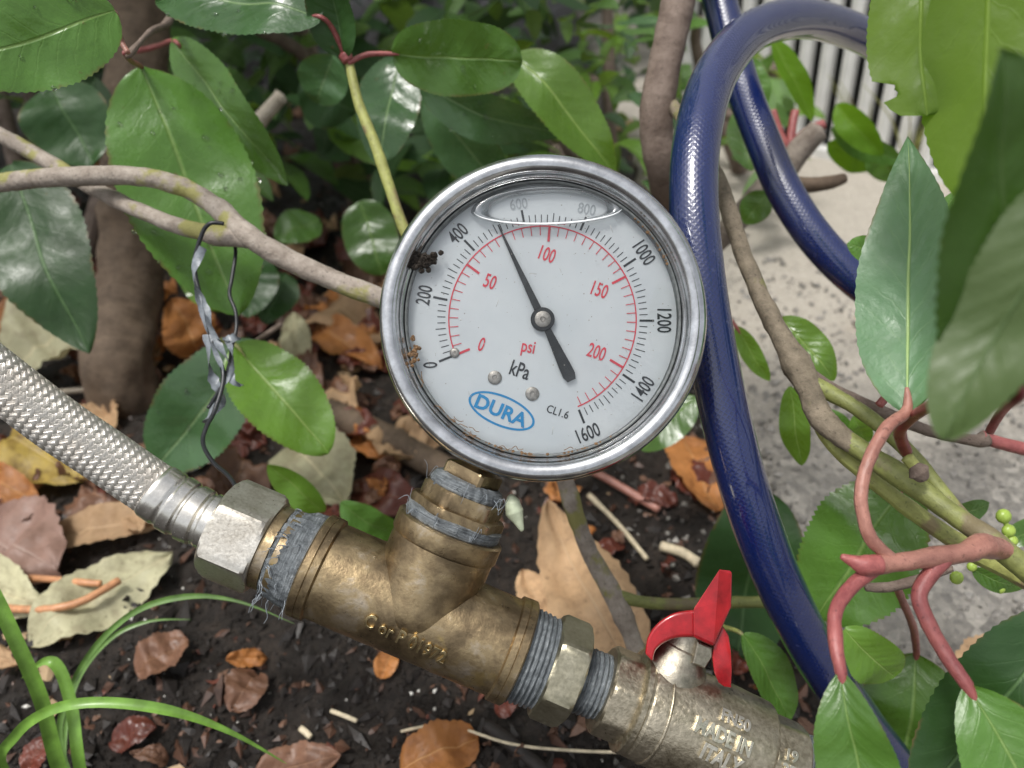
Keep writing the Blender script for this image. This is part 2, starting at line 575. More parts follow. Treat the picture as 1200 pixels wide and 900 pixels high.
def mat_hose():
    t = NT('hose_blue')
    uv = t.n('SeparateXYZ'); t.l(t.coord('UV'), uv.inputs[0])
    u, v = uv.outputs[0], uv.outputs[1]
    s1 = t.math('SINE', t.math('MULTIPLY', t.math('ADD', t.math('MULTIPLY', u, 24), t.math('MULTIPLY', v, 430)), 2 * PI))
    s2 = t.math('SINE', t.math('MULTIPLY', t.math('SUBTRACT', t.math('MULTIPLY', u, 24), t.math('MULTIPLY', v, 430)), 2 * PI))
    weave = t.math('MAXIMUM', s1, s2)
    band = t.ramp(weave, [(.55, (0, 0, 0)), (.98, (1, 1, 1))])
    c = t.mix(t.math('MULTIPLY', band, .32), (.0015, .009, .07), (.003, .018, .115))
    dust = t.ramp(t.noise(260, 5, .6), [(.63, (0, 0, 0)), (.75, (1, 1, 1))])
    c = t.mix(t.math('MULTIPLY', dust, .22), c, (.16, .17, .22))
    t.setp(Base_Color=c, Roughness=.24, Coat_Weight=1.0, Coat_Roughness=.045)
    t.b.inputs['Specular IOR Level'].default_value = .6
    t.bump(t.math('ADD', t.math('MULTIPLY', weave, t.math('MULTIPLY', t.noise(90, 3, .6), .9)), t.math('MULTIPLY', t.noise(300, 4, .6), 1.3)), .22, .0005)
    M['hose_blue'] = t.m
mat_hose()

def mat_braid():
    t = NT('braid_steel')
    uv = t.n('SeparateXYZ'); t.l(t.coord('UV'), uv.inputs[0])
    wires = t.math('SINE', t.math('MULTIPLY', uv.outputs[0], 2 * PI * 5))
    dirt = t.ramp(t.noise(28, 5, .6), [(.42, (0, 0, 0)), (.62, (1, 1, 1))])
    c = t.mix(t.math('MULTIPLY', dirt, .6), (.62, .595, .55), (.44, .38, .32))
    t.setp(Base_Color=c, Metallic=.75, Roughness=t.ramp(dirt, [(0, (.32,) * 3), (1, (.6,) * 3)]))
    t.bump(wires, .6, .0004)
    M['braid_steel'] = t.m
mat_braid()
mat_simple('braid_core', (.05, .047, .042), .6, 0, .3, 400, .2)

def mat_soil():
    t = NT('soil')
    f = t.noise(38, 8, .68)
    f2 = t.noise(210, 6, .7)
    c = t.ramp(t.math('ADD', t.math('MULTIPLY', f, .55), t.math('MULTIPLY', f2, .45)),
               [(.3, (.008, .0065, .0055)), (.5, (.026, .02, .016)), (.66, (.06, .043, .032)), (.8, (.11, .075, .055))])
    wet = t.ramp(f, [(.35, (.35,) * 3), (.65, (.8,) * 3)])
    t.setp(Base_Color=c, Roughness=wet)
    t.bump(t.math('ADD', f2, t.noise(700, 5, .7)), 1.0, .003)
    M['soil'] = t.m
mat_soil()

def mat_path():
    t = NT('path_aggregate')
    vo = t.n('TexVoronoi', i_Scale=130, i_Randomness=1.0)
    t.l(t.coord(), vo.inputs['Vector'])
    vo2 = t.n('TexVoronoi', i_Scale=330, i_Randomness=1.0)
    t.l(t.coord(), vo2.inputs['Vector'])
    f = t.noise(25, 5, .6)
    stones = t.ramp(vo.outputs['Color'], [(.15, (.075, .072, .066)), (.5, (.17, .16, .145)), (.85, (.33, .31, .275))])
    fine = t.ramp(vo2.outputs['Color'], [(.1, (.12, .115, .105)), (.8, (.27, .25, .22))])
    c = t.mix(.5, stones, fine)
    sp = t.n('SeparateXYZ'); t.l(t.coord(), sp.inputs[0])
    far = t.n('MapRange', interpolation_type='SMOOTHSTEP'); far.inputs[1].default_value = .38; far.inputs[2].default_value = .62
    t.l(t.math('ADD', sp.outputs[1], t.math('MULTIPLY', t.math('SUBTRACT', f, .5), .10)), far.inputs[0])
    pale = t.ramp(t.noise(330, 6, .75), [(.3, (.30, .27, .225)), (.7, (.52, .475, .41))])   # paler colour away from the camera
    c = t.mix(t.math('MULTIPLY', far.outputs[0], .85), c, pale)
    t.setp(Base_Color=c, Roughness=.75)
    h = t.math('ADD', t.math('MULTIPLY', vo.outputs['Distance'], -1.0), t.math('MULTIPLY', t.noise(500, 4, .6), .5))
    t.bump(h, .8, .003)
    M['path_aggregate'] = t.m
mat_path()
mat_simple('stone_grey', (.20, .188, .17), .6, 0, .6, 160, .4, .0006)

# ------------------------------------------------------------------ ground, path
def path_edge(y):
    return .178 + .012 * noise.noise(Vector((y * 7, 1.3, 0))) + .006 * noise.noise(Vector((y * 31, 5.3, 0)))

def soil_h(x, y):
    v = Vector((x, y, 0))
    h = .016 * noise.noise(v * 7) + .008 * noise.noise(v * 21 + Vector((4, 0, 0))) + .004 * noise.noise(v * 60) + .002 * noise.noise(v * 150)
    k = min(1, max(0, (path_edge(y) - x) / .05)) if y > .0 else 1
    if x > path_edge(y): return -.02
    return h * (.25 + .75 * k) - .008 * (1 - k)

def axis_coords(lo, hi, step, far):
    a = list(np.arange(lo, hi + 1e-6, step))
    g, q = step, hi
    out = []
    while q < far:
        g *= 1.45; q += g; out.append(q)
    g, q = step, lo
    pre = []
    while q > -far:
        g *= 1.45; q -= g; pre.append(q)
    return pre[::-1] + a + out
xs = axis_coords(-.62, .30, .0055, 120)
ys = axis_coords(.16, 1.35, .0055, 120)
mb = MB()
nx = len(xs)
vs = [Vector((x, y, soil_h(x, y) if abs(x) < 3 and abs(y) < 4 else 0)) for y in ys for x in xs]
fs = [(j * nx + i, j * nx + i + 1, (j + 1) * nx + i + 1, (j + 1) * nx + i) for j in range(len(ys) - 1) for i in range(nx - 1)]
mb.add(vs, fs, [(p.x, p.y) for p in vs])
tag(obj('ground', mb, M['soil']), 'dark damp garden soil under the shrubs', None, None, 'structure')

mb = MB()
ss = [0, .004, .012] + list(np.linspace(.02, .6, 60)) + [.8, 1.2, 2.0, 3.5]
pys = [-4, -2, -1, -.4, 0] + list(np.linspace(.1, 1.6, 150)) + [2, 3, 5, 8]
for y in pys:
    for i, s in enumerate(ss):
        x = path_edge(y) + s
        z = (-.018, -.001, .003)[i] if i < 3 else .004
        z += .0025 * noise.noise(Vector((x * 30, y * 30, 0))) if i > 1 else 0
        mb.v.append(Vector((x, y, z))); mb.uv.append((x, y))
n = len(ss)
for j in range(len(pys) - 1):
    for i in range(n - 1):
        a = j * n + i
        mb.f.append((a, a + 1, a + n + 1, a + n)); mb.mi.append(0)
tag(obj('path', mb, M['path_aggregate']), 'grey aggregate path beside the soil bed', None, None, 'structure')

# ------------------------------------------------------------------ slatted fence beyond the path
fa, fb = G(905, 178), G(1130, 226)
fdir = (fb - fa).normalized(); fdir.z = 0; fdir.normalize()
fn = Vector((fdir.y, -fdir.x, 0))
if fn.dot(CAM - fa) < 0: fn = -fn
fence = thing('slat_fence', 'white upright slat fence with dark gaps along the far side of the path', 'fence', fa.copy())
mb = MB()
bx0, bx1 = -.16, .95
def box(mb, o, X, Y, Z, sx, sy, sz, mi=0):
    """box from o (corner) along X*sx, Y*sy, Z*sz"""
    p = [o + X * (sx * i) + Y * (sy * j) + Z * (sz * k) for k in (0, 1) for j in (0, 1) for i in (0, 1)]
    mb.add(p, [(0, 2, 3, 1), (4, 5, 7, 6), (0, 1, 5, 4), (2, 6, 7, 3), (0, 4, 6, 2), (1, 3, 7, 5)], None, mi)
ZU = Vector((0, 0, 1))
lean = (ZU - fdir * .07).normalized()
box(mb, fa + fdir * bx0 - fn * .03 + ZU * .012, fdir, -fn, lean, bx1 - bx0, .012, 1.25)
obj('gap_sheet', mb, M['fence_dark'], fence)  # dark sheet behind the slats, fills the gaps between them
PITCHF = .0305
proto = None
for k in range(int((bx1 - bx0) / PITCHF)):
    if proto is None:
        m2 = MB()
        wv = .0215
        pr = [(-wv / 2, -.004), (-wv / 2 + .003, .006), (0, .0095), (wv / 2 - .003, .006), (wv / 2, -.004)]
        vs = []
        for zz in (0.0, 1.22):
            vs += [fa + fdir * (bx0 + a) - fn * .022 + fn * b + lean * (zz + .018) for a, b in pr]
        fs = [(i, (i + 1) % 5, (i + 1) % 5 + 5, i + 5) for i in range(5)] + [(4, 3, 2, 1, 0), (5, 6, 7, 8, 9)]
        m2.add(vs, fs)
        proto = obj('slat', m2, M['fence_white'], fence, smooth=False)
    else:
        c = proto.copy(); col.objects.link(c); c.parent = fence
        c.matrix_world = Matrix.Translation(fdir * (k * PITCHF)) @ proto.matrix_world
        c.matrix_basis = Matrix.Translation(fdir * (k * PITCHF))
mb = MB(); box(mb, fa + fdir * bx0 - fn * .05 + ZU * .0, fdir, fn, ZU, bx1 - bx0, .045, .016)
obj('bottom_rail', mb, M['fence_white'], fence, smooth=False)

# ------------------------------------------------------------------ pressure gauge
A23 = R(23)
U = RT * math.cos(A23) - UP * math.sin(A23)
V = RT * math.sin(A23) + UP * math.cos(A23)
N = -FW
S = D0 / FPX
GC = P(637, 372, D0)
GS = 1.034                          # the dial lies 33 px behind the bezel's crown
def D(u, v, n=0.0):
    """dial coordinates in photograph pixels"""
    return GC + U * (u * S * GS) + V * (v * S * GS) + N * (n * S)
def img2dial(x, y):
    dx, dy = x - 637, y - 372
    return (dx * math.cos(A23) + dy * math.sin(A23), dx * math.sin(A23) - dy * math.cos(A23))

gauge = thing('pressure_gauge', 'round steel pressure gauge with white dial reading about 75 psi, on the brass tee', 'pressure gauge', D(0, -225, -50))
def glathe(name, prof, m, seg=128, sharp=35, disp=None, parent=gauge, capA=False, capB=False):
    mb = MB()
    lathe(mb, GC, U, V, N, [(a * S * GS, b * S) for a, b in prof], seg, disp=disp, capA=capA, capB=capB)
    return obj(name, mb, m, parent, sharp)
# rolled bezel: outer wall, rounded crown, inner slope down to the window
def dent(r, th, z):
    return r * (1 + .0022 * noise.noise(Vector((math.cos(th) * 3, math.sin(th) * 3, z * 60)))), z
prof = [(180, -44), (186, -43), (188, -38)] + [(188, -22)]
for k in range(13):
    a = PI * k / 12
    prof.append((176.5 + 11.5 * math.cos(a), -12 + 13 * math.sin(a)))
prof += [(163, -15), (160.5, -17), (159.5, -21), (159.2, -30)]
glathe('bezel', prof, M['bezel_steel'], 160, 50, dent)
glathe('case', [(181, -40), (181, -58), (176, -62), (176, -96), (168, -106), (120, -110), (0.5, -111)], M['case_steel'])
glathe('gasket', [(159.6, -16.8), (158.2, -16.2), (157, -17), (156.6, -20), (157.6, -34)], M['gasket'])
DZ = -33
glathe('dial_plate', [(162, DZ - 2), (161, DZ), (80, DZ), (.5, DZ)], M['dial_white'])
glathe('window_glass', [(158.8, -19), (80, -18.6), (.5, -18.5)], M['window_glass'])
PZ = DZ + .6
# scales
KPA0, STEP = 225.0, 270.0 / 1600.0
def pol(r, deg, n=PZ):
    return D(r * math.cos(R(deg)), r * math.sin(R(deg)), n)
def tick(mb, deg, r0, r1, w, n=PZ):
    t = Vector((-math.sin(R(deg)), math.cos(R(deg)), 0)) * (w / 2)
    e = Vector((math.cos(R(deg)), math.sin(R(deg)), 0))
    q = [e * r0 - t, e * r1 - t, e * r1 + t, e * r0 + t]
    mb.add([D(p.x, p.y, n) for p in q], [(0, 1, 2, 3)])
def arc(mb, r, w, d0, d1, n=PZ, k=90):
    vs = []
    for i in range(k + 1):
        d = d0 + (d1 - d0) * i / k
        vs += [pol(r - w / 2, d, n), pol(r + w / 2, d, n)]
    mb.add(vs, [(2 * i + 2, 2 * i, 2 * i + 1, 2 * i + 3) for i in range(k)])
mb = MB()
for k in range(81):
    kpa = k * 20
    deg = KPA0 - kpa * STEP
    major, half = kpa % 200 == 0, kpa % 100 == 0
    tick(mb, deg, 114, 131 if major else (126 if half else 123.5), 2.6 if major else 1.0)
obj('black_scale_marks', mb, M['print_black'], gauge, smooth=False)
mb = MB()
PSI = 6.8948
arc(mb, 110, 1.5, KPA0, KPA0 - 232 * PSI * STEP, PZ + .2)
for k in range(47):
    psi = k * 5
    deg = KPA0 - psi * PSI * STEP
    major = psi % 50 == 0
    tick(mb, deg, 92 if major else 99, 109.4, 2.8 if major else .95, PZ + .5)
obj('red_scale_marks', mb, M['print_red'], gauge, smooth=False)
def dial_word(name, s, u, v, h, rot, m, xs=.72, bold=.012, n=PZ + .3, parent=gauge):
    vs, fs = text_verts(s, bold)
    c, sn = math.cos(rot), math.sin(rot)
    out = []
    for p in vs:
        a, b = p.x * h * xs, p.y * h
        out.append(D(u + a * c - b * sn, v + a * sn + b * c, n))
    mb = MB(); mb.add(out, fs)
    return obj(name, mb, m, parent, smooth=False)
for kpa in (0, 200, 400, 1000, 1200, 1400, 1600):
    deg = KPA0 - kpa * STEP
    r = 142 if kpa < 1000 else 143
    rot = R(deg - 90)
    if kpa >= 1400: rot = R(deg + 90)
    if kpa == 0: rot = R(deg - 90 - 20)
    dial_word('numeral', str(kpa), r * math.cos(R(deg)), r * math.sin(R(deg)), 17, rot, M['print_black'], .66)
for psi, rr in ((0, 77), (50, 76), (100, 77), (150, 76), (200, 74)):
    deg = KPA0 - psi * PSI * STEP
    dial_word('numeral', str(psi), rr * math.cos(R(deg)), rr * math.sin(R(deg)), 17, R(3), M['print_red'], .62)
a = img2dial(620, 406); dial_word('unit_lettering', 'psi', a[0], a[1], 19, R(12), M['print_red'], .72)
a = img2dial(611, 431); dial_word('unit_lettering', 'kPa', a[0], a[1], 18, R(4), M['print_black'], .68)
a = img2dial(655, 480); dial_word('class_lettering', 'CL1.6', a[0], a[1], 9.5, R(4), M['print_black'], .85, .006)
# oval maker's mark
lu, lv = img2dial(589, 479)
mb = MB()
vs = []
K = 64
for i in range(K + 1):
    t = 2 * PI * i / K
    for rr in (1.0, .0):
        a_, b_ = (41.5, 18.2) if rr else (38.6, 15.6)
        vs.append(D(lu + a_ * math.cos(t), lv + b_ * math.sin(t), PZ))
mb.add(vs, [(2 * i + 1, 2 * i, 2 * i + 2, 2 * i + 3) for i in range(K)])
logo = obj('logo_ring', mb, M['print_blue'], gauge, smooth=False)
dial_word('logo_lettering', 'DURA', lu, lv, 17.5, 0, M['print_blue'], 1.02, .03)
# pointer
ptx = img2dial(585, 262); ptl = img2dial(663, 442)
ptv = Vector((ptx[0], ptx[1], 0)).normalized(); pts_ = Vector((-ptv.y, ptv.x, 0))
def pointer_part(name, stations, z):
    mb = MB()
    vs = []
    for a_, wd in stations:
        for s_ in (-1, 1):
            p = ptv * a_ + pts_ * (s_ * wd)
            vs.append(D(p.x, p.y, z)); vs.append(D(p.x, p.y, z - 2))
    fs = []
    for i in range(len(stations) - 1):
        b = i * 4
        fs += [(b, b + 2, b + 6, b + 4), (b + 1, b + 5, b + 7, b + 3), (b, b + 4, b + 5, b + 1), (b + 2, b + 3, b + 7, b + 6)]
    e = (len(stations) - 1) * 4
    fs += [(0, 1, 3, 2), (e, e + 2, e + 3, e + 1)]
    mb.add(vs, [tuple(reversed(f)) for f in fs])
    return obj(name, mb, M['pointer_black'], gauge, smooth=False)
pointer_part('pointer', [(-79, 5.2), (-72, 7.6), (-60, 7.2), (-14, 4.0), (10, 4.6), (60, 3.0), (122, .7)], DZ + 7)
glathe('pointer_hub', [(14, DZ + 3), (14, DZ + 8), (13, DZ + 9.2), (9.5, DZ + 9.4)], M['pointer_black'], 40)
glathe('hub_pin', [(9.6, DZ + 9), (9.4, DZ + 10.2), (7.5, DZ + 11), (3, DZ + 11.2), (2.2, DZ + 10), (.3, DZ + 9.8)], M['screw_steel'], 32)
def dial_stud(x, y, r):
    u_, v_ = img2dial(x, y)
    mb = MB()
    lathe(mb, D(u_, v_, 0), U, V, N, [(r * S, (DZ - 1) * S), (r * S, (DZ + 1.6) * S), (r * .8 * S, (DZ + 2.6) * S), (r * .35 * S, (DZ + 2.7) * S), (r * .3 * S, (DZ + 1.2) * S), (.02 * S, (DZ + 1.1) * S)], 28)
    obj('screw', mb, M['screw_steel'], gauge, 40)
dial_stud(581, 440, 8.5); dial_stud(625, 459, 8.5); dial_stud(534, 411, 6)
def blob(mb, c, rad, flat, nrm, seed, n=9, jag=.4):
    x = nrm.orthogonal().normalized(); y = nrm.cross(x)
    vs = []; fs = []
    J = 5
    for j in range(J):
        ph = PI / 2 * j / (J - 1)
        for i in range(n):
            a_ = 2 * PI * i / n
            rr = rad * math.cos(ph) * (1 + jag * noise.noise(Vector((math.cos(a_) * 2 + seed, math.sin(a_) * 2, ph * 1.5))))
            vs.append(c + x * (rr * math.cos(a_)) + y * (rr * math.sin(a_)) + nrm * (flat * math.sin(ph) * (1 + .5 * noise.noise(Vector((a_, seed, ph * 3))))))
    for j in range(J - 1):
        for i in range(n):
            fs.append((j * n + i, j * n + (i + 1) % n, (j + 1) * n + (i + 1) % n, (j + 1) * n + i))
    mb.add(vs, fs)
# air bubble left above the liquid filling
mb = MB()
bu, bv = img2dial(643, 245)
BR = R(-23 + 21.5)
def bub(t, k):
    # lens outline: flat belly below, arched above
    x = 87 * math.cos(t) * k
    y = (27 if math.sin(t) > 0 else 17) * math.sin(t) * k
    # image axes -> dial axes
    ang = R(23 + 1.5)
    return bu + x * math.cos(ang) - y * math.sin(ang), bv + x * math.sin(ang) + y * math.cos(ang)
vs = []
K = 72
rings = [(1.03, -26), (1.0, -21.5), (.96, -19.6), (.90, -20.0), (.84, -23.0), (.80, -27)]
for k_, z_ in rings:
    for i in range(K):
        x_, y_ = bub(2 * PI * i / K, k_)
        vs.append(D(x_, y_, z_))
fs = [(j * K + i, j * K + (i + 1) % K, (j + 1) * K + (i + 1) % K, (j + 1) * K + i) for j in range(len(rings) - 1) for i in range(K)]
mb.add(vs, fs)
obj('air_bubble', mb, M['bubble_glass'], gauge)
mat_simple('meniscus_glint', (.80, .83, .84), .15, 0, .1, 300, 0)  # white colour paints the highlight along the bubble's lower rim
mb = MB()
tube(mb, [(D(*bub(R(a_), .99), -19.4), (.35 + 1.0 * math.sin(R(a_ - 184) * 180 / 172)) * S) for a_ in range(184, 357, 4)], 8)
obj('meniscus_highlight', mb, M['meniscus_glint'], gauge)
mb = MB()
for i in range(150):
    r_, a_ = 156 * math.sqrt(RNG.random()), RNG.uniform(0, 2 * PI)
    blob(mb, D(r_ * math.cos(a_), r_ * math.sin(a_), -18.6), RNG.uniform(.25, .8) * S, .5 * S, N, i * 1.3, 6)
for i in range(16):
    r_, a_, b_ = 150 * math.sqrt(RNG.random()), RNG.uniform(0, 2 * PI), RNG.uniform(0, PI)
    u0, v0 = r_ * math.cos(a_), r_ * math.sin(a_)
    l_ = RNG.uniform(3, 10)
    tube(mb, [(D(u0 + q * l_ * math.cos(b_), v0 + q * l_ * math.sin(b_), -18.4), .22 * S) for q in (0, .5, 1)], 4)
obj('glass_dust', mb, M['screw_steel'], gauge, kind='stuff')
mat_simple('print_faded', (.42, .45, .47), .5, 0, .2, 600, 0)
for s_, x_, y_, rt in (('600', 609, 236, R(30)), ('800', 689, 242, R(12))):
    a = img2dial(x_, y_)
    dial_word('numeral', s_, a[0], a[1], 13, rt, M['print_faded'], .8)
# grime caught in the bezel
mb = MB()
for i in range(60):
    x_, y_ = 497 + RNG.gauss(4, 6.5), 305 + RNG.gauss(0, 5)
    u_, v_ = img2dial(x_, y_)
    blob(mb, D(u_, v_, -18.5), RNG.uniform(2, 5) * S, RNG.uniform(3, 7) * S, N, i * 3.1)
obj('moss_crumb', mb, M['grime'], gauge, smooth=False)
mb = MB()
for i in range(16):
    x_, y_ = 487 + RNG.gauss(0, 3), 412 + RNG.gauss(0, 9)
    u_, v_ = img2dial(x_, y_)
    blob(mb, D(u_, v_, -18), RNG.uniform(1.5, 3.6) * S, 3 * S, N, i * 2.3)
for i in range(70):
    dg = RNG.choice([RNG.gauss(-92, 20), RNG.gauss(60, 7), RNG.gauss(-60, 12)])   # image-side angle of dirt in the lip
    u_, v_ = 157.5 * math.cos(R(dg)), 157.5 * math.sin(R(dg))
    blob(mb, D(u_, v_, -18.2), RNG.uniform(.8, 2.6) * S, 2.2 * S, N, i * 1.7, 7)
obj('grime_crumb', mb, M['grime_tan'], gauge, smooth=False, kind='stuff')
mb = MB()
for i in range(16):
    dg = RNG.gauss(-95, 26)
    p = []
    r_ = RNG.uniform(152, 160)
    for k in range(4):
        p.append((D((r_ + RNG.uniform(-3, 3)) * math.cos(R(dg + k * 1.6)), (r_ + RNG.uniform(-3, 3)) * math.sin(R(dg + k * 1.6)), -17.0 + RNG.uniform(0, 1)), .45 * S))
    tube(mb, catmull(p, 4), 5)
obj('lip_scratches', mb, M['grime_tan'], gauge, kind='stuff')

# ------------------------------------------------------------------ pipe chain: tee, fittings, valve (axis 50 px behind the dial)
DP = D0 + 50 * S
KP = DP / FPX
TC = P(487.8, 713.6, DP)               # centre of the tee
def X(a, v=0.0, n=0.0):
    return TC + U * (a * KP) + V * (v * KP) + N * (n * KP)
# U-axis lathe: X-dir = N, Y-dir = V x ...
def ulathe(mb, prof, seg=96, hexR=None, rot=0.0, nsides=6, disp=None, capA=False, capB=False):
    pr = [tuple(c * KP for c in q) for q in prof]
    lathe(mb, TC, N, V.cross(N).cross(N) * -1 if False else V, U, pr, seg, hexR * KP if hexR else None, rot, nsides, disp, 0, capA, capB)
    # (N, V, U) is left handed: flip
def flip(mb):
    mb.f = [tuple(reversed(f)) for f in mb.f]
def upart(name, prof, m, parent, sharp=30, **kw):
    mb = MB(); ulathe(mb, prof, **kw)
    if N.cross(V).dot(U) < 0: flip(mb)
    return obj(name, mb, m, parent, sharp)
def vpart(name, prof, m, parent, sharp=30, seg=96, hexR=None, rot=0.0, nsides=6, disp=None, a0=0.0, scale=None):
    mb = MB()
    k = KP
    lathe(mb, X(a0), U, N * -1, V, [tuple(c * k for c in q) for q in prof], seg, hexR * k if hexR else None, rot, nsides, disp)
    return obj(name, mb, m, parent, sharp)

def rough_disp(amp, f=700, ring=0.0):
    def d(r, th, z):
        q = Vector((math.cos(th) * r * f, math.sin(th) * r * f, z * f * 2.2))
        return r + amp * KP * (noise.noise(q) + .6 * noise.noise(q * 2.3) + ring * math.sin(z / KP * 1.3 + 2 * noise.noise(Vector((th, 1, 0))))), z
    return d

# --- gauge stem (part of the gauge)
VB = 171.0 / 1.0                     # height of the lowest gauge point above the run axis, in px at pipe depth
vpart('wrench_square', [(34, 158), (36, 160), (36, 176), (34, 178), (22, 182), (20, 184), (20, 188)], M['brass_aged'], gauge, 25, hexR=38, rot=R(18), nsides=4, seg=96)

# --- brass tee
tee = thing('brass_tee', 'aged brass pipe tee with raised casting letters, holding the gauge upright', 'pipe fitting', X(0, -60))
RR = 57.5
mb = MB()
ulathe(mb, [(RR, z) for z in np.linspace(-118, 114, 40)], 140, disp=rough_disp(.35, 160))
if N.cross(V).dot(U) < 0: flip(mb)
body = obj('run', mb, M['brass_aged'], tee)
mb = MB()
bp = [(46, -19), (52, -16), (55.5, -12.5), (58, -8), (60, -2), (61.3, 5), (62, 14)] + [(62, z) for z in range(18, 86, 5)]
lathe(mb, TC, U, N * -1, V, [(a_ * KP, b_ * KP) for a_, b_ in bp], 140, disp=rough_disp(.4, 160))
obj('branch_outlet', mb, M['brass_aged'], tee)
for s_, zz in ((-1, (-136, -134, -116.5, -114)), (1, (132, 130, 113, 111))):
    z0, z1, z2, z3 = zz
    prof = [(48, z0), (59.5, z0), (62, z1), (62, z1 * .55 + z2 * .45), (61.2, z1 * .5 + z2 * .5), (62, z1 * .45 + z2 * .55), (61.5, z2), (57, z3)]
    if s_ > 0: prof = prof[::-1]
    upart('collar', prof, M['brass_aged'], tee, 28)
vpart('collar', [(59, 80), (63.5, 83), (64.5, 85), (64.5, 104), (62, 106), (46, 106.5)], M['brass_aged'], tee, 28)
# casting letters wrapped round the run
def wrap_word(name, s, a0, th0, h, Rr, m, parent, xs=.75, rise=1.6, bold=.02, rot=0.0):
    """letters raised from a cylinder of radius Rr about the run axis; th measured from N towards V"""
    vs, fs = text_verts(s, bold, .1, .02)
    out = []
    zm = max(p.z for p in vs)
    c, sn = math.cos(rot), math.sin(rot)
    for p in vs:
        x, y = p.x * h * xs, p.y * h
        x, y = x * c - y * sn, x * sn + y * c
        th = th0 + y / Rr
        r = Rr + (p.z / zm) * rise
        out.append(X(a0 + x, r * math.sin(th), r * math.cos(th)))
    mb = MB(); mb.add(out, fs)
    return obj(name, mb, m, parent, 35)
wrap_word('casting_lettering', 'C or P 01972', 2, R(-17), 18, RR, M['brass_worn'], tee, .76, 3.4, .004, R(-4))

# brass bushing between tee and gauge
bush = thing('brass_bushing', 'hexagonal brass bushing screwed into the top of the brass tee', 'pipe fitting', X(0, 106))
vpart('flange', [(50, 118), (57, 119), (58, 121), (58, 128), (56, 130), (44, 130.5)], M['brass_aged'], bush, 25, hexR=61, rot=R(8))
vpart('nut', [(48, 128), (50, 130), (50, 146), (47, 149), (30, 150)], M['brass_aged'], bush, 25, hexR=52, rot=R(8))
vpart('sealing_tape', [(52, 103), (56, 105), (58, 110), (57.5, 115), (58.5, 119), (52, 120.5)], M['sealing_tape'], bush, 60, disp=rough_disp(2.6, 900))
vpart('gauge_thread_tape', [(36, 144), (43, 147), (45, 152), (43, 158), (40, 162), (34, 165)], M['sealing_tape'], bush, 60, disp=rough_disp(3.6, 900))
mb = MB()
for i in range(34):
    th = RNG.uniform(0, 2 * PI)
    v0 = RNG.choice([112, 152])
    r0 = 56 if v0 == 112 else 43
    p = []
    dr = RNG.uniform(4, 22)
    for k in range(4):
        rr_ = r0 + dr * k / 3
        p.append((X(rr_ * math.cos(th), v0 + RNG.uniform(-4, 5) + RNG.uniform(-3, 6) * k, rr_ * math.sin(th)), (.5 if k < 3 else .2) * KP))
    tube(mb, catmull(p, 3), 4)
obj('loose_fibres', mb, M['plastic_shred'], bush, kind='stuff')

# left union: tape, brass tail, hex nut of the braided hose
bh = thing('braided_hose', 'braided stainless steel hose with large hex nut, screwed to the brass tee', 'hose', X(-255, -40))
upart('brass_tail', [(44, -189), (50, -188), (50, -176), (47, -175), (47, -171), (51.5, -170), (51.5, -160), (45, -158)], M['brass_aged'], bh, 25, capA=True)
upart('sealing_tape', [(44, -177), (51, -174), (50, -168), (53, -160), (55, -152), (56, -145), (56.5, -138), (55, -134), (48, -131)], M['sealing_tape'], bh, 60, disp=rough_disp(5.0, 600))
upart('hex_nut', [(40, -251), (54, -250), (58, -247), (61, -243), (61, -195), (58, -191), (54, -188.5), (42, -188)], M['nickel_nut'], bh, 22, hexR=61.5, rot=R(30 + 8))
mb = MB()
# loose shreds of tape hanging off the joint
for i in range(26):
    th = RNG.uniform(-1.9, 1.6)
    a0 = RNG.uniform(-176, -136)
    p = []
    dv, da = RNG.uniform(3, 18), RNG.uniform(-10, 10)
    for k in range(5):
        rr_ = 54 + dv * k / 4
        p.append((X(a0 + da * k / 4 + RNG.uniform(-2, 2), rr_ * math.sin(th) - (k * k * .5), rr_ * math.cos(th)), (.8 - .12 * k) * KP))
    tube(mb, catmull(p, 3), 4)
obj('tape_shreds', mb, M['plastic_shred'], bh, kind='stuff')
# ferrule with crimp grooves then the hose curving off to the left
hp = [(X(-250), 33 * KP), (X(-278, 1), 33 * KP)]
HR = 31 * KP
cp = [X(-246), X(-275), X(-305, 3), P(165, 563, DP - .002), P(120, 532, DP - .004), P(72, 500, DP - .007), P(28, 467, DP - .010), P(-20, 430, DP - .014), P(-80, 385, DP - .018), P(-150, 340, DP - .02)]
path = catmull([(p, HR) for p in cp], 14)
cum = [0]
for i in range(1, len(path)):
    cum.append(cum[-1] + (path[i][0] - path[i - 1][0]).length)
def at_len(s_):
    s_ = min(max(s_, 0), cum[-1] - 1e-6)
    i = max(k for k in range(len(cum)) if cum[k] <= s_)
    i = min(i, len(cum) - 2)
    t = (s_ - cum[i]) / (cum[i + 1] - cum[i])
    return path[i][0].lerp(path[i + 1][0], t)
fl = 92 * KP
fpath = []
rprof = [(0, 30), (.03, 33), (.2, 33.5), (.23, 31.5), (.27, 31.5), (.3, 34), (.45, 34.5), (.48, 32), (.52, 32), (.55, 34.5), (.70, 35), (.73, 33), (.76, 33), (.79, 34.5), (.96, 34), (1.0, 32)]
for k in range(61):
    t = k / 60
    for j in range(len(rprof) - 1):
        if rprof[j][0] <= t <= rprof[j + 1][0]:
            q = (t - rprof[j][0]) / (rprof[j + 1][0] - rprof[j][0])
            rr_ = rprof[j][1] + (rprof[j + 1][1] - rprof[j][1]) * q
    fpath.append((at_len(t * fl), rr_ * KP))
mb = MB(); tube(mb, fpath, 48)
obj('ferrule', mb, M['ferrule_steel'], bh, 30)
NS = 300
hs_ = [fl * .93 + (cum[-1] - fl * .93) * i / NS for i in range(NS + 1)]
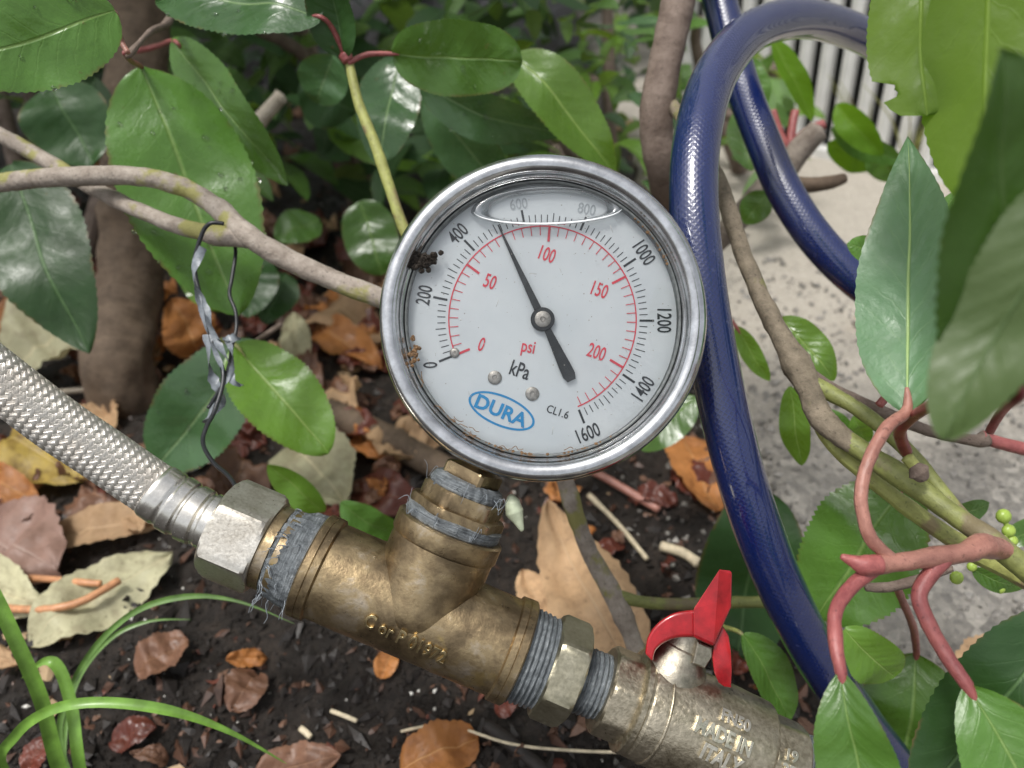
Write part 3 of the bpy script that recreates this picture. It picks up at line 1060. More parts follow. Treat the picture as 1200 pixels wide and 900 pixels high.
hpts = [at_len(q) for q in hs_]
hfr = frames(hpts)
mb = MB(); tube(mb, [(p, HR * .95) for p in hpts], 24)
obj('hose_core', mb, M['braid_core'], bh)
mb = MB()
NB = 20
PT = 2 * PI * HR * 1.0                 # pitch: 45 degree helix
for dr in (1, -1):
    for k in range(NB):
        th0 = 2 * PI * k / NB
        vs, uvs = [], []
        W = 2 * PI / NB * .49
        for i in range(NS + 1):
            s_ = hs_[i] - hs_[0]
            th = th0 + dr * 2 * PI * s_ / PT
            # the other family is met every 2*pi/NB/2 of turn
            up = dr * math.cos(NB * 2 * PI * s_ / PT)
            rr_ = HR * (1.0 + .014 * up)
            t_, x_, y_ = hfr[i]
            for e in (-1, -.55, .55, 1):
                a_ = th + e * W
                r2 = rr_ * (1 - (.03 if abs(e) == 1 else 0))
                vs.append(hpts[i] + x_ * (r2 * math.cos(a_)) + y_ * (r2 * math.sin(a_)))
                uvs.append((.5 + e / 2, s_ * 100))
        fs = []
        for i in range(NS):
            for j in range(3):
                a_ = i * 4 + j
                fs.append((a_, a_ + 1, a_ + 5, a_ + 4))
        mb.add(vs, fs, uvs)
obj('braid', mb, M['braid_steel'], bh, kind='stuff')

# right nipple with hexagon
nip = thing('hex_nipple', 'olive brass hex nipple wrapped in grey tape between brass tee and ball valve', 'pipe fitting', X(184, -60))
upart('hex', [(40, 163), (54, 164), (59, 166), (62, 170), (62, 197), (59, 201), (54, 203), (36, 204)], M['olive_nut'], nip, 22, hexR=63, rot=R(30 + 14))
def thread(r, th, z):
    q = z / KP
    return r + KP * (1.6 * math.sin(2 * PI * q / 6.0 + th)) + 1.2 * KP * noise.noise(Vector((math.cos(th) * 6, math.sin(th) * 6, q * .25))), z
upart('sealing_tape', [(52, 126)] + [(55 - (z - 128) * .08, z) for z in np.arange(128, 166, 1.0)] + [(46, 167)], M['sealing_tape'], nip, 60, disp=thread)
upart('sealing_tape', [(34, 201)] + [(37, z) for z in np.arange(203, 240, 1.0)] + [(33, 241)], M['sealing_tape'], nip, 60, disp=thread)
wrap_word('stamped_mark', 'V', 184, R(-10), 20, 55.5, M['stem_metal'], nip, .8, .9, 0, R(90))

# ball valve
valve = thing('ball_valve', 'small plated ball valve with red butterfly handle and raised lettering', 'valve', X(350, -60))
upart('hex_end', [(36, 235), (47, 235.5), (50.5, 238), (52, 241), (52, 268), (51, 274)], M['valve_cast'], valve, 22, hexR=53, rot=R(22.5), nsides=8)
prof = [(48, 268), (57, 269), (60, 271), (60, 277), (58.5, 279), (58.5, 281), (60, 283)] + [(60 + 2.5 * math.sin(PI * k / 20), 283 + 145 * k / 20) for k in range(21)] + [(58, 431), (50, 433)]
upart('body', prof, M['valve_cast'], valve, 28, disp=rough_disp(.5, 900))
upart('hex_end', [(40, 430), (47, 431), (51, 436), (51, 470), (49, 475), (46, 478), (36, 479)], M['valve_cast'], valve, 22, hexR=52, rot=R(22.5), nsides=8)
mb = MB()
# raised cast ribs down the body
for a_ in (300,):
    p = [(X(a_ + 3 * math.sin(k * .2), 60.5 * math.sin(R(q)), 60.5 * math.cos(R(q))), 2.0 * KP) for k, q in enumerate(range(-70, 75, 8))]
    tube(mb, catmull(p, 2), 8)
obj('cast_rib', mb, M['valve_cast'], valve)
wrap_word('cast_lettering', 'FN50', 374, R(39), 14, 62.8, M['valve_worn'], valve, .9, 3.2, .03, R(-3))
wrap_word('cast_lettering', 'MADE IN', 364, R(20), 17, 63, M['valve_worn'], valve, .78, 3.4, .03, R(-3))
wrap_word('cast_lettering', 'ITALY', 370, R(0), 18, 63, M['valve_worn'], valve, .78, 3.4, .03, R(-3))
wrap_word('date_lettering', '19', 450, R(31), 13, 50, M['valve_worn'], valve, 1.0, 3.2, .03)
wrap_word('date_lettering', '37', 450, R(13), 14, 49.5, M['valve_worn'], valve, 1.0, 3.2, .03)
upart('sealing_tape', [(36, 476)] + [(43 - (z - 478) * .05, z) for z in np.arange(478, 516, 1.2)] + [(34, 517)], M['sealing_tape'], valve, 60, disp=thread)
upart('hose_tail', [(30, 512), (40, 513), (42, 516), (42, 545), (34, 548), (30, 600), (30, 640)], M['nickel_nut'], valve, 25, capB=True)
# bonnet, stem and butterfly handle
AS = 305
def sv(name, prof, m, hexR=None, nsides=6, rot=0, sharp=28, a0=AS):
    mb = MB()
    lathe(mb, X(a0), U, N * -1, V, [tuple(c * KP for c in q) for q in prof], 64, hexR * KP if hexR else None, rot, nsides)
    return obj(name, mb, m, valve, sharp)
sv('bonnet', [(40, 44), (38, 58), (35, 66), (31, 72), (30, 82), (28, 84), (26, 96), (25, 108), (24, 112), (.5, 113)], M['stem_metal'])  # darker metal stands in for the handle's shadow on the bonnet
def prism(name, pxs, n0, n1, m, parent, bev=.1, skew=(0, 0), sharp=30, kk=None):
    """outline given in photograph pixels at depth offset n0 (px in front of the pipe axis), extruded back to n1"""
    d0_ = DP - n0 * KP
    poly = [P(x, y, d0_) for x, y in pxs]
    vec = N * ((n1 - n0) * KP) + (RT * skew[0] - UP * skew[1]) * (d0_ / FPX)
    mb = MB(); extrude_poly(mb, poly, vec, 0, bev)
    return obj(name, mb, m, parent, sharp)
sn_ = prism('stem_nut', [(818, 752), (835, 760), (835, 770), (826, 784), (812, 778)], 34, 20, M['stem_metal'], valve, .14)
hnd = None
arch = [(757, 766), (759, 748), (766, 736), (778, 725), (794, 718), (812, 716), (824, 722), (836, 738), (842, 757), (836, 760), (826, 751), (810, 747), (793, 747), (780, 751), (771, 759), (767, 771), (762, 774)]
def smooth_poly(pts, n=3):
    out = []
    m = len(pts)
    for i in range(m):
        p0, p1, p2, p3 = [Vector(pts[(i + k) % m]) for k in (-1, 0, 1, 2)]
        for k in range(n):
            t = k / n
            out.append(.5 * ((2 * p1) + (p2 - p0) * t + (2 * p0 - 5 * p1 + 4 * p2 - p3) * t * t + (-p0 + 3 * p1 - 3 * p2 + p3) * t ** 3))
    return [(p.x, p.y) for p in out]
def band(mb, outer, inner, n0, n1, d=None):
    """bevelled arch between two matching outlines"""
    k = len(outer)
    layers = [(n0 - 2.5, .0, .12), (n0, .0, 0), (n0, .0, 0)]
    vs = []
    def ring(n_, inset):
        dd = DP - n_ * KP
        o = []
        for a_, b_ in zip(outer, inner):
            ax, ay = a_[0] + (b_[0] - a_[0]) * inset, a_[1] + (b_[1] - a_[1]) * inset
            bx_, by_ = b_[0] + (a_[0] - b_[0]) * inset, b_[1] + (a_[1] - b_[1]) * inset
            o.append((P(ax, ay, dd), P(bx_, by_, dd)))
        return o
    R0 = ring(n0, .09); R1 = ring(n0 - 3, 0); R2 = ring(n1 + 3, 0); R3 = ring(n1, .09)
    loops = []
    for Rg in (R0, R1, R2, R3):
        loops.append([p[0] for p in Rg] + [p[1] for p in reversed(Rg)])
    m = 2 * k
    for lp in loops: vs += lp
    fs = []
    for j in range(3):
        for i in range(m):
            a_, b_ = j * m + i, j * m + (i + 1) % m
            fs.append((a_, a_ + m, b_ + m, b_))
    for j, rev in ((0, False), (3, True)):
        for i in range(k - 1):
            q = (j * m + i, j * m + i + 1, j * m + m - 2 - i, j * m + m - 1 - i)
            fs.append(tuple(reversed(q)) if rev else q)
    mb.add(vs, fs)
def curve2(pts, n=24):
    c = catmull([(Vector((x, y, 0)), 0) for x, y in pts], 8)
    idx = [round(i * (len(c) - 1) / (n - 1)) for i in range(n)]
    return [(c[i][0].x, c[i][0].y) for i in idx]
mb = MB()
outer = curve2([(756, 766), (759, 747), (770, 731), (788, 719), (808, 715), (822, 716), (832, 720)])
inner = curve2([(765, 775), (768, 763), (777, 754), (792, 748), (808, 747), (820, 749), (832, 755)])
band(mb, outer, inner, 42, -12)
handle = obj('handle', mb, M['red_paint'], valve, 40)
def hprism(name, pxs, n0, n1, bev=.08, skew=(0, 0)):
    d0_ = DP - n0 * KP
    poly = [P(x, y, d0_) for x, y in pxs]
    vec = N * ((n1 - n0) * KP) + (RT * skew[0] - UP * skew[1]) * (d0_ / FPX)
    mb = MB(); extrude_poly(mb, poly, vec, 0, bev)
    return obj(name, mb, M['red_paint'], handle, 40)
def wing_mesh():
    q = lambda x, y, n_: P(x, y, DP - n_ * KP)
    f = [q(812, 714, 47), q(843, 664, 47), q(840, 706, 48), q(857, 711, 40), q(836, 758, 46), q(812, 747, 46), q(858, 669, 39)]
    b = [q(814, 716, 14), q(858, 673, 14), q(857, 712, 14), q(837, 757, 14), q(814, 747, 14)]
    mb = MB()
    mb.add(f + b, [(0, 1, 2), (0, 2, 4, 5), (2, 3, 4), (1, 6, 3, 2), (7, 11, 10, 9, 8), (0, 7, 8, 6, 1), (6, 8, 9, 3), (3, 9, 10, 4), (4, 10, 11, 5), (5, 11, 7, 0)])
    return mb
wg = obj('wing', wing_mesh(), M['red_paint'], handle, smooth=False)
for o_, wd_ in ((wg, .0009), (handle, .0006)):
    bv_ = o_.modifiers.new('bevel', 'BEVEL'); bv_.width = wd_; bv_.segments = 2; bv_.limit_method = 'ANGLE'
hprism('wing', [(847, 735), (854, 746), (857, 764), (858, 788), (857, 806), (849, 805), (842, 800), (837, 788), (835, 770), (838, 752)], 36, 14, .08, (3, 0))

# ------------------------------------------------------------------ blue garden hose
gh = thing('garden_hose', 'glossy dark blue garden hose looped over behind the gauge', 'hose', P(1060, 920, .34))
OD = .0186
hc = [(1120, 1010, .36), (1060, 915, .335), (1008, 845, .326), (955, 765, .312), (912, 680, .302), (878, 590, .296), (853, 500, .293), (834, 410, .292), (820, 320, .292), (813, 235, .295), (818, 155, .304), (840, 85, .325), (880, 38, .35), (935, 22, .378), (990, 33, .41),
      (1045, 62, .44), (1110, 120, .47), (1165, 210, .475), (1180, 300, .46), (1145, 368, .43), (1085, 375, .405), (1020, 340, .40), (965, 290, .403), (922, 228, .41), (892, 160, .42), (868, 95, .425), (848, 20, .43), (835, -40, .435), (825, -120, .44)]
mb = MB(); tube(mb, catmull([(P(x, y, d), OD / 2) for x, y, d in hc], 16), 28)
obj('hose_wall', mb, M['hose_blue'], gh)

# ------------------------------------------------------------------ leaves
def leaf_mesh(mb, base, tip, width, nrm, fold=.12, bend=.1, p=.62, q=.75, serr=.03, wave=.03, rows=26, cols=8, seed=0.0, twist=0.0, bite=None, ragged=0.0, crumple=0.0):
    a = tip - base
    L = a.length
    a = a / L
    nrm = (nrm - a * nrm.dot(a)).normalized()
    s0 = a.cross(nrm)
    mx = (p / (p + q)) ** p * (q / (p + q)) ** q
    vs, uvs, fs = [], [], []
    hw = width / 2
    for i in range(rows + 1):
        t = i / rows
        tt = max(t, .004)
        wv = (tt ** p) * (max(1 - t, 0) ** q) / mx
        tw = twist * t
        s = s0 * math.cos(tw) + nrm * math.sin(tw)
        nn = nrm * math.cos(tw) - s0 * math.sin(tw)
        arch_ = bend * L * (4 * t * (1 - t)) + .5 * wave * L * noise.noise(Vector((t * 2.2, seed, 9)))
        side_ = .04 * L * noise.noise(Vector((t * 1.3, seed, 2)))
        for j in range(cols + 1):
            e = j / cols * 2 - 1
            wj = hw * wv
            if serr and abs(e) == 1:
                wj *= 1 + serr * (1 if i % 2 else -1)
            if bite:
                for bs, b0, b1, dep in bite:
                    if (e * bs > 0) and b0 < t < b1 and abs(e) > 1 - dep:
                        wj *= 1 - (abs(e) - (1 - dep)) * math.sin(PI * (t - b0) / (b1 - b0)) ** .7 * (1 + .5 * noise.noise(Vector((t * 45, seed, 0))))
            if ragged and abs(e) > .5:
                wj *= 1 + ragged * noise.noise(Vector((t * 7, e * 2 + seed, 4))) + .6 * ragged * noise.noise(Vector((t * 19, e * 3, seed)))
            z = fold * abs(e) * hw * wv + wave * hw * noise.noise(Vector((t * 4.0, e * .9 + seed, seed * 1.7)))
            if crumple: z += crumple * hw * (noise.noise(Vector((t * 5, e * 2.2, seed * 2.3))) + .5 * noise.noise(Vector((t * 12, e * 5, seed))))
            vs.append(base + a * (t * L) + s * (e * wj + side_ * (4 * t * (1 - t))) + nn * (z + arch_))
            uvs.append((j / cols, t))
    c1 = cols + 1
    for i in range(rows):
        for j in range(cols):
            k = i * c1 + j
            fs.append((k, k + 1, k + c1 + 1, k + c1))
    # face normals should follow nrm
    n0 = (vs[1 + c1 * (rows // 2)] - vs[c1 * (rows // 2)]).cross(vs[c1 * (rows // 2 + 1)] - vs[c1 * (rows // 2)])
    if n0.dot(nrm) < 0: fs = [tuple(reversed(f)) for f in fs]
    mb.add(vs, fs, uvs)

_ls = [0.0]
def hero_leaf(shrub, b, t_, wpx, mat, tilt=0, fold=.15, bend=.06, p=.62, q=.72, serr=.018, under=False, wave=.16, petiole=None, pr=4, pm='petiole_red', name='leaf', twist=0.0, bite=None, drops=0, rows=52, label=None):
    _ls[0] += 1.37
    base, tip = P(*b), P(*t_)
    d = (b[2] + t_[2]) / 2
    mid = (base + tip) / 2
    nrm = (CAM - mid).normalized()
    a = (tip - base).normalized()
    nrm = (nrm - a * nrm.dot(a)).normalized()
    nrm = Matrix.Rotation(R(tilt), 3, a) @ nrm
    wid = wpx * d / FPX / max(.35, math.cos(R(tilt)))
    if under: nrm = -nrm
    mb = MB()
    leaf_mesh(mb, base, tip, wid, nrm, fold, bend, p, q, serr, wave, rows, 8, _ls[0], twist, bite)
    lf = obj(name, mb, M[mat], shrub)
    if label: lf['label'] = label
    if petiole:
        m2 = MB()
        pts = PX(petiole, b[2], pr * .76)
        pts.append((base, pr * b[2] / FPX * .66))
        pts.append((base + a * .008 - nrm * (.0006 if not under else -.0006), pr * b[2] / FPX * .22))
        tube(m2, catmull(pts, 8), 14, .10, .12, 260)
        obj('petiole', m2, M[pm], lf)
    if drops:
        m3 = MB()
        vsn = mb.v
        for i in range(drops):
            v0 = vsn[RNG.randrange(len(vsn) // 6, len(vsn) * 5 // 6)]
            dome(m3, v0, RNG.uniform(.0006, .0018), nrm if not under else -nrm)
        obj('water_drops', m3, M['water'], lf, kind='stuff')
    return lf
def dome(mb, c, r, nrm):
    x = nrm.orthogonal().normalized(); y = nrm.cross(x)
    vs = []; fs = []
    for j in range(6):
        ph = -PI / 2 * .5 + (PI * .75) * j / 5
        for i in range(10):
            a = 2 * PI * i / 10
            vs.append(c + x * (r * math.cos(ph) * math.cos(a)) + y * (r * math.cos(ph) * math.sin(a)) + nrm * (r * .75 * math.sin(ph)))
    for j in range(5):
        for i in range(10):
            fs.append((j * 10 + i, j * 10 + (i + 1) % 10, (j + 1) * 10 + (i + 1) % 10, (j + 1) * 10 + i))
    fs.append(tuple(range(9, -1, -1))); fs.append(tuple(range(50, 60)))
    mb.add(vs, fs)

def stick(shrub, name, pts, m, d=None, rpx=None, sides=14, rough=.10, knots=.25, n=7, freq=160):
    mb = MB()
    _ls[0] += 2.1
    tube(mb, catmull(PX(pts, d, rpx), n), sides, rough, knots, freq, True, 0, _ls[0])
    return obj(name, mb, M[m], shrub)

# ---- left shrub: trunk, grey branch, leaves
tb = G(150, 462)
tb.z = -.02
left = thing('laurel_shrub', 'laurel shrub with thick brown trunk and forked grey branch reaching behind the gauge', 'shrub', tb)
mb = MB()
tp = [(tb, .031), (tb + Vector((0, 0, .05)), .0265), (P(152, 330, .66), .0255), (P(154, 200, .655), .0245), (P(162, 60, .65), .0245), (P(168, -60, .65), .024), (P(172, -300, .66), .022)]
tube(mb, catmull(tp, 14), 36, .12, .12, 75, True, 0, 4.2)
obj('trunk', mb, M['bark_trunk'], left)
stick(left, 'branch', [(-60, 222, .37, 11), (0, 214), (60, 208, .36), (150, 206, .355, 11), (205, 216), (250, 240), (288, 274, .345, 13), (335, 303), (395, 330, .345, 12), (452, 352), (520, 385, .36), (600, 420, .42), (700, 470, .55, 9)], 'bark_grey', n=10)
stick(left, 'branch', [(-60, 130, .40, 9), (0, 158, .39), (50, 186), (120, 226, .37), (190, 258, .355, 9.5), (245, 274, .348, 10), (290, 281, .345, 10)], 'bark_grey', n=10)
stick(left, 'branch', [(265, 185, .60, 9), (295, 152), (330, 112, .59, 8)], 'bark_pale')
stick(left, 'branch', [(150, 150, .63, 10), (200, 190), (265, 185, .60, 9)], 'bark_trunk')
stick(left, 'twig', [(150, 66, .32, 2.6), (175, 38, .36, 3), (200, 20, .42, 4), (215, -40, .5, 5)], 'bark_brown')
# green twig rising beside the gauge
stick(left, 'twig', [(505, 330, .36, 6.5), (475, 272, .36, 6.5), (455, 215), (440, 170), (420, 120, .36, 6), (408, 68, .36, 5)], 'twig_yellow', rough=.1, knots=.5)
stick(left, 'bud', [(408, 72, .358, 6), (405, 66, .358, 8), (404, 60, .358, 4)], 'petiole_red')

HL = hero_leaf
HL(left, (134, 14, .30), (-75, 82, .27), 112, 'leaf_mid', 12, .1, .05, .45, .6, petiole=[(150, 62, .31), (141, 45)], drops=9, pm='petiole_pink')
HL(left, (166, 79, .385), (278, 372, .40), 150, 'leaf_mid', -8, .1, .02, .55, .68, petiole=[(146, 62, .34), (154, 72, .36)], drops=30, serr=.015)
HL(left, (204, 48, .43), (339, 218, .42), 62, 'leaf_mid', 30, .15, .06, .55, .8, petiole=[(160, 60, .5), (185, 54)], drops=6)
HL(left, (376, 20, .345), (180, -5, .37), 82, 'leaf_blue', 35, .18, .04, .5, .7, petiole=[(404, 66, .358), (390, 34, .35)], drops=14)
HL(left, (404, 66, .358), (378, -60, .33), 52, 'leaf_dark', -28, .55, .03, .5, .7, petiole=[(406, 72, .358), (405, 70)])
HL(left, (460, 63, .362), (612, 72, .355), 84, 'leaf_mid', 12, .14, -.04, .42, .42, serr=.012, petiole=[(408, 74, .358), (430, 64, .36)], drops=3)
HL(left, (492, 100, .45), (660, 160, .47), 56, 'leaf_blue', 20, .2, .06, .5, .8, drops=5)
HL(left, (604, 62, .44), (722, 205, .45), 66, 'leaf_bright', -20, .35, .08, .5, .8)
HL(left, (470, 66, .47), (444, 192, .46), 72, 'leaf_blue', 10, .15, .05, .5, .6)
HL(left, (498, 104, .52), (606, 238, .55), 66, 'leaf_blue', 20, .15, .05)
HL(left, (422, 236, .60), (448, 322, .60), 64, 'leaf_mid', 5, .12, .05, .45, .5)
HL(left, (375, 258, .66), (322, 280, .64), 42, 'leaf_mid', 30)
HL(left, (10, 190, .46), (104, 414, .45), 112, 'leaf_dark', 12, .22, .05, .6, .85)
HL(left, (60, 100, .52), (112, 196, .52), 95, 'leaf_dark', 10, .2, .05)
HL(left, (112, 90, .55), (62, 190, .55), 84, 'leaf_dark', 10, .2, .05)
HL(left, (300, 400, .47), (186, 548, .49), 98, 'leaf_blue', 18, .15, .06, .6, .6, drops=10, pm='bark_brown', petiole=[(330, 380, .5), (312, 392)])
HL(left, (276, 404, .405), (385, 532, .40), 92, 'leaf_bright', -10, .12, .05, .5, .62, serr=.02, petiole=[(258, 398, .42), (266, 401)], pm='twig_green')
HL(left, (245, 285, .52), (262, 366, .50), 78, 'leaf_bright', 15)
HL(left, (300, 300, .6), (290, 372, .58), 60, 'leaf_dark', 12)
HL(left, (335, 320, .62), (310, 380, .6), 48, 'leaf_dark', 12)
HL(left, (392, 64, .50), (372, 122, .52), 58, 'leaf_blue', 14)
HL(left, (352, 96, .62), (418, 132, .64), 70, 'leaf_dark', 14)
HL(left, (380, 600, .44), (314, 542, .42), 34, 'leaf_bright', -25, .3, .06)
HL(left, (400, 590, .42), (470, 628, .44), 40, 'leaf_mid', 30, .2, .06)
HL(left, (232, 530, .50), (196, 470, .52), 50, 'leaf_dark', 20)

# ---- wire tie between branch and hose
wire = thing('wire_tie', 'black wire tie with torn grey plastic hanging from the grey branch', 'wire', P(275, 566, DP))
mb = MB()
tube(mb, catmull(PX([(262, 262, .337, 2.6), (246, 262, .336), (236, 276, .337), (228, 310, .338), (234, 345, .336), (243, 375, .334), (250, 405, .330), (262, 440, .325), (252, 480, .318), (242, 500, .312), (238, 520, .306), (250, 542, .296), (266, 556, .286), (276, 570, .277, 2.6), (285, 590, .272, 2.4)]), 7), 8)
obj('strand', mb, M['wire_black'], wire)
mb = MB()
tube(mb, catmull(PX([(254, 264, .350, 2.2), (268, 272, .358), (276, 292, .352), (272, 325, .348), (269, 345, .346), (276, 365, .344), (277, 385, .342), (272, 405, .338), (268, 430, .33), (258, 455, .325), (244, 478, .318)]), 7), 8)
obj('strand', mb, M['wire_black'], wire)
mb = MB()
def ribbon(mb, pts, wd, seed):
    c = catmull([(p, wd) for p in pts], 5)
    fr = frames([p[0] for p in c])
    vs = []
    for i, (p, w_) in enumerate(c):
        t_, x_, y_ = fr[i]
        a = seed + i * .35
        s = x_ * math.cos(a) + y_ * math.sin(a)
        w2 = w_ * (1 + .6 * noise.noise(Vector((i * .7, seed, 0))))
        o_ = t_.cross(s) * (w_ * .3)
        vs += [p - s * w2, p + o_, p + s * w2]
    fs = []
    for i in range(len(c) - 1):
        b = i * 3
        fs += [(b, b + 1, b + 4, b + 3), (b + 1, b + 2, b + 5, b + 4)]
    mb.add(vs, fs)
for i, pl in enumerate([[(232, 345), (242, 385), (254, 415), (262, 440), (256, 470)], [(240, 370), (256, 400), (268, 425), (270, 446), (285, 452)],
                        [(244, 392), (246, 430), (252, 452), (262, 466), (250, 482), (240, 496)], [(262, 395), (272, 410), (270, 432), (262, 452), (250, 470)], [(256, 398), (268, 396), (280, 397)], [(236, 290), (229, 320), (238, 356), (246, 384)]]):
    ribbon(mb, [P(x + RNG.uniform(-2, 2), y, .332 - .01 * (y - 300) / 200) for x, y in pl], (3.0 + (i % 3) * 1.2) * .33 / FPX, i * 1.9)
obj('torn_plastic', mb, M['plastic_shred'], wire, kind='stuff')

# ---- right shrub
rb = G(775, 395); rb.z = -.02
right = thing('laurel_shrub', 'laurel shrub with slim brown stem, green twigs and red leaf stalks beside the blue hose', 'shrub', rb)
mb = MB()
tube(mb, catmull([(rb, .012), (P(790, 330, .56), .0105), (P(788, 260, .48), .0095)] + PX([(778, 205, .42, 19), (769, 150, .405, 20), (776, 90, .40, 19), (793, 10, .40, 20), (806, -60, .40, 20), (830, -200, .42, 18)]), 9), 20, .08, .2, 120, True, 0, 1.2)
obj('stem', mb, M['bark_brown'], right)
stick(right, 'branch', [(781, 112, .409, 6), (806, 150, .375, 8), (820, 172, .355, 10), (846, 222, .335, 10), (866, 285, .325, 10), (895, 355, .315, 11), (930, 420, .305, 12), (948, 455, .30, 15), (962, 488, .295, 15), (985, 510, .29, 13), (1002, 524, .287, 11)], 'bark_green', n=9, knots=.6, rough=.16)
stick(right, 'twig', [(935, 440, .302, 8), (975, 462, .297, 8), (1012, 484, .29, 9), (1060, 525, .28, 9), (1110, 585, .27, 9), (1150, 632, .262, 9)], 'twig_green', n=9, rough=.06)
stick(right, 'twig', [(955, 478, .296, 9), (978, 504, .292, 11), (1010, 528, .285, 12), (1075, 572, .27, 12), (1130, 612, .258, 12), (1165, 636, .25, 14), (1230, 690, .245, 14), (1320, 760, .24, 14)], 'twig_green', n=9, rough=.06)
stick(right, 'twig', [(956, 486, .297, 7), (978, 522, .296, 9), (1010, 552, .292, 9), (1060, 592, .287, 10), (1130, 640, .28, 10), (1215, 686, .275, 11), (1300, 730, .27, 11)], 'twig_yellow', n=9, rough=.06)
stick(right, 'twig', [(930, 425, .308, 8), (968, 452, .31), (1010, 472, .31, 7), (1080, 502, .305, 6.5), (1140, 516, .30, 7), (1155, 514, .30, 10)], 'bark_brown', n=8)
stick(right, 'twig', [(1150, 512, .30, 8), (1175, 520, .30, 7), (1215, 530, .30, 7), (1270, 545, .30, 7)], 'petiole_red', rough=.05)
stick(right, 'twig', [(1176, 644, .249, 13), (1150, 640, .242, 15), (1128, 648, .238, 11.5), (1100, 652, .236, 12), (1060, 658, .232, 10.5), (1040, 661, .231, 11), (1025, 662, .23, 12.5)], 'petiole_pink', n=8, rough=.14, knots=.5)
stick(right, 'bud', [(1030, 662, .229, 12), (1012, 662, .228, 12), (998, 657, .228, 7), (986, 652, .228, 3)], 'petiole_red', rough=.08)
stick(right, 'twig', [(1115, 665, .27, 5), (1075, 680, .275, 6), (1040, 688, .28, 6), (1015, 688, .28, 5)], 'bark_brown')
stick(right, 'twig', [(1063, 536, .262, 7), (1070, 545, .262, 7), (1074, 552, .262, 6)], 'twig_yellow')
stick(right, 'bud', [(1070, 545, .261, 5), (1077, 553, .261, 12), (1083, 562, .261, 6)], 'bark_brown', rough=.2)
stick(right, 'twig', [(860, 262, .50, 13), (885, 235, .50, 15), (915, 205, .50, 15), (940, 172, .495, 14), (960, 152, .49, 13)], 'bark_broken', knots=.3)
stick(right, 'twig', [(918, 214, .495, 9), (945, 217, .49, 9), (972, 214, .485, 8), (990, 209, .485, 6)], 'bark_trunk')
stick(right, 'twig', [(800, 330, .55, 12), (830, 295, .52, 13), (860, 262, .50, 13)], 'bark_broken')
# lower grey branch behind tee and valve
stick(right, 'branch', [(700, 395, .62, 9), (670, 470, .46, 10), (652, 520, .38, 10), (666, 575, .37, 10), (688, 640, .37, 10), (716, 692, .37, 12), (734, 730, .37, 10), (752, 778, .38, 11), (775, 850, .40, 11), (790, 905, .395, 11)], 'bark_grey', n=9, knots=.5)
stick(right, 'twig', [(714, 694, .37, 7), (745, 704, .37), (790, 708, .375, 7), (850, 706, .385), (895, 705, .39, 6.5), (960, 700, .40, 6)], 'twig_green')

# near leaves of the right shrub
HL(right, (1062, 482, .243), (1064, 160, .27), 112, 'leaf_pale', -14, .12, -.04, .62, .95, serr=.012, petiole=[(1045, 655, .232), (1020, 630, .231), (1009, 585, .232), (1018, 540, .235), (1040, 500, .24)], pr=10, pm='petiole_pink', wave=.14)
HL(right, (1075, 478, .26), (1118, 220, .29), 80, 'leaf_mid', -35, .2, .05)
HL(right, (1190, 470, .150), (1150, 60, .128), 205, 'leaf_near', 20, .45, .05, .45, .75, twist=-.35, petiole=[(1062, 530, .27), (1055, 505, .26), (1075, 485, .24), (1110, 470, .2)], pr=9, pm='petiole_dark', wave=.16)
HL(right, (1262, 200, .128), (1104, 516, .136), 120, 'leaf_near', -10, .1, .03, .5, .6, under=True)
HL(right, (1074, -110, .215), (1086, 136, .212), 112, 'leaf_backlit', -10, .1, .02, .42, .32, serr=.012, under=True, bite=[(1, .72, .84, .7), (-1, .80, .9, .5)], wave=.14)
HL(right, (1165, -120, .205), (1148, 240, .198), 150, 'leaf_backlit', 14, .14, .02, .5, .55, serr=.015, under=True, wave=.14)
HL(right, (1030, 296, .31), (992, 286, .31), 30, 'leaf_mid', 10)
HL(right, (1064, 566, .315), (958, 722, .33), 128, 'leaf_mid', 12, .12, .05, .5, .5, serr=.03, petiole=[(1080, 545, .30), (1072, 556)], pm='petiole_pink')
HL(right, (985, 786, .212), (1030, 1010, .205), 90, 'leaf_mid', 10, .22, .05, .75, .7, serr=.012, petiole=[(1030, 664, .231), (1000, 685, .228), (980, 715, .222), (979, 750, .216)], pr=11, pm='petiole_red')
HL(right, (1074, 766, .350), (1058, 925, .352), 122, 'leaf_mid', -6, .2, .05, .55, .6, petiole=[(1050, 686, .282), (1058, 705, .30), (1070, 735, .33)], pr=6, pm='petiole_red')
HL(right, (1132, 802, .222), (1250, 1030, .21), 120, 'leaf_mid', -10, .25, .05, .7, .7, petiole=[(1108, 655, .236), (1085, 680, .234), (1078, 705, .232), (1098, 750, .228)], pr=12, pm='petiole_red', serr=.012)
HL(right, (1250, 720, .235), (1075, 945, .24), 120, 'leaf_dark', -12, .2, .05, .5, .6)
HL(right, (990, 738, .31), (1050, 795, .315), 60, 'leaf_bright', 10, .1, .12, .5, .45)
HL(right, (995, 748, .33), (1015, 800, .33), 46, 'leaf_backlit', 14)
HL(right, (892, 575, .42), (862, 775, .43), 118, 'leaf_dark', -10, .08, .02, .45, .45, serr=.008, petiole=[(900, 660, .40), (894, 600)], pm='petiole_pink')
HL(right, (868, 742, .34), (926, 845, .345), 48, 'leaf_mid', -25, .5, .05, .5, .7, petiole=[(820, 728, .37), (845, 734, .355)], pr=4, pm='twig_green')
HL(right, (815, 465, .46), (752, 528, .46), 50, 'leaf_mid', 10)
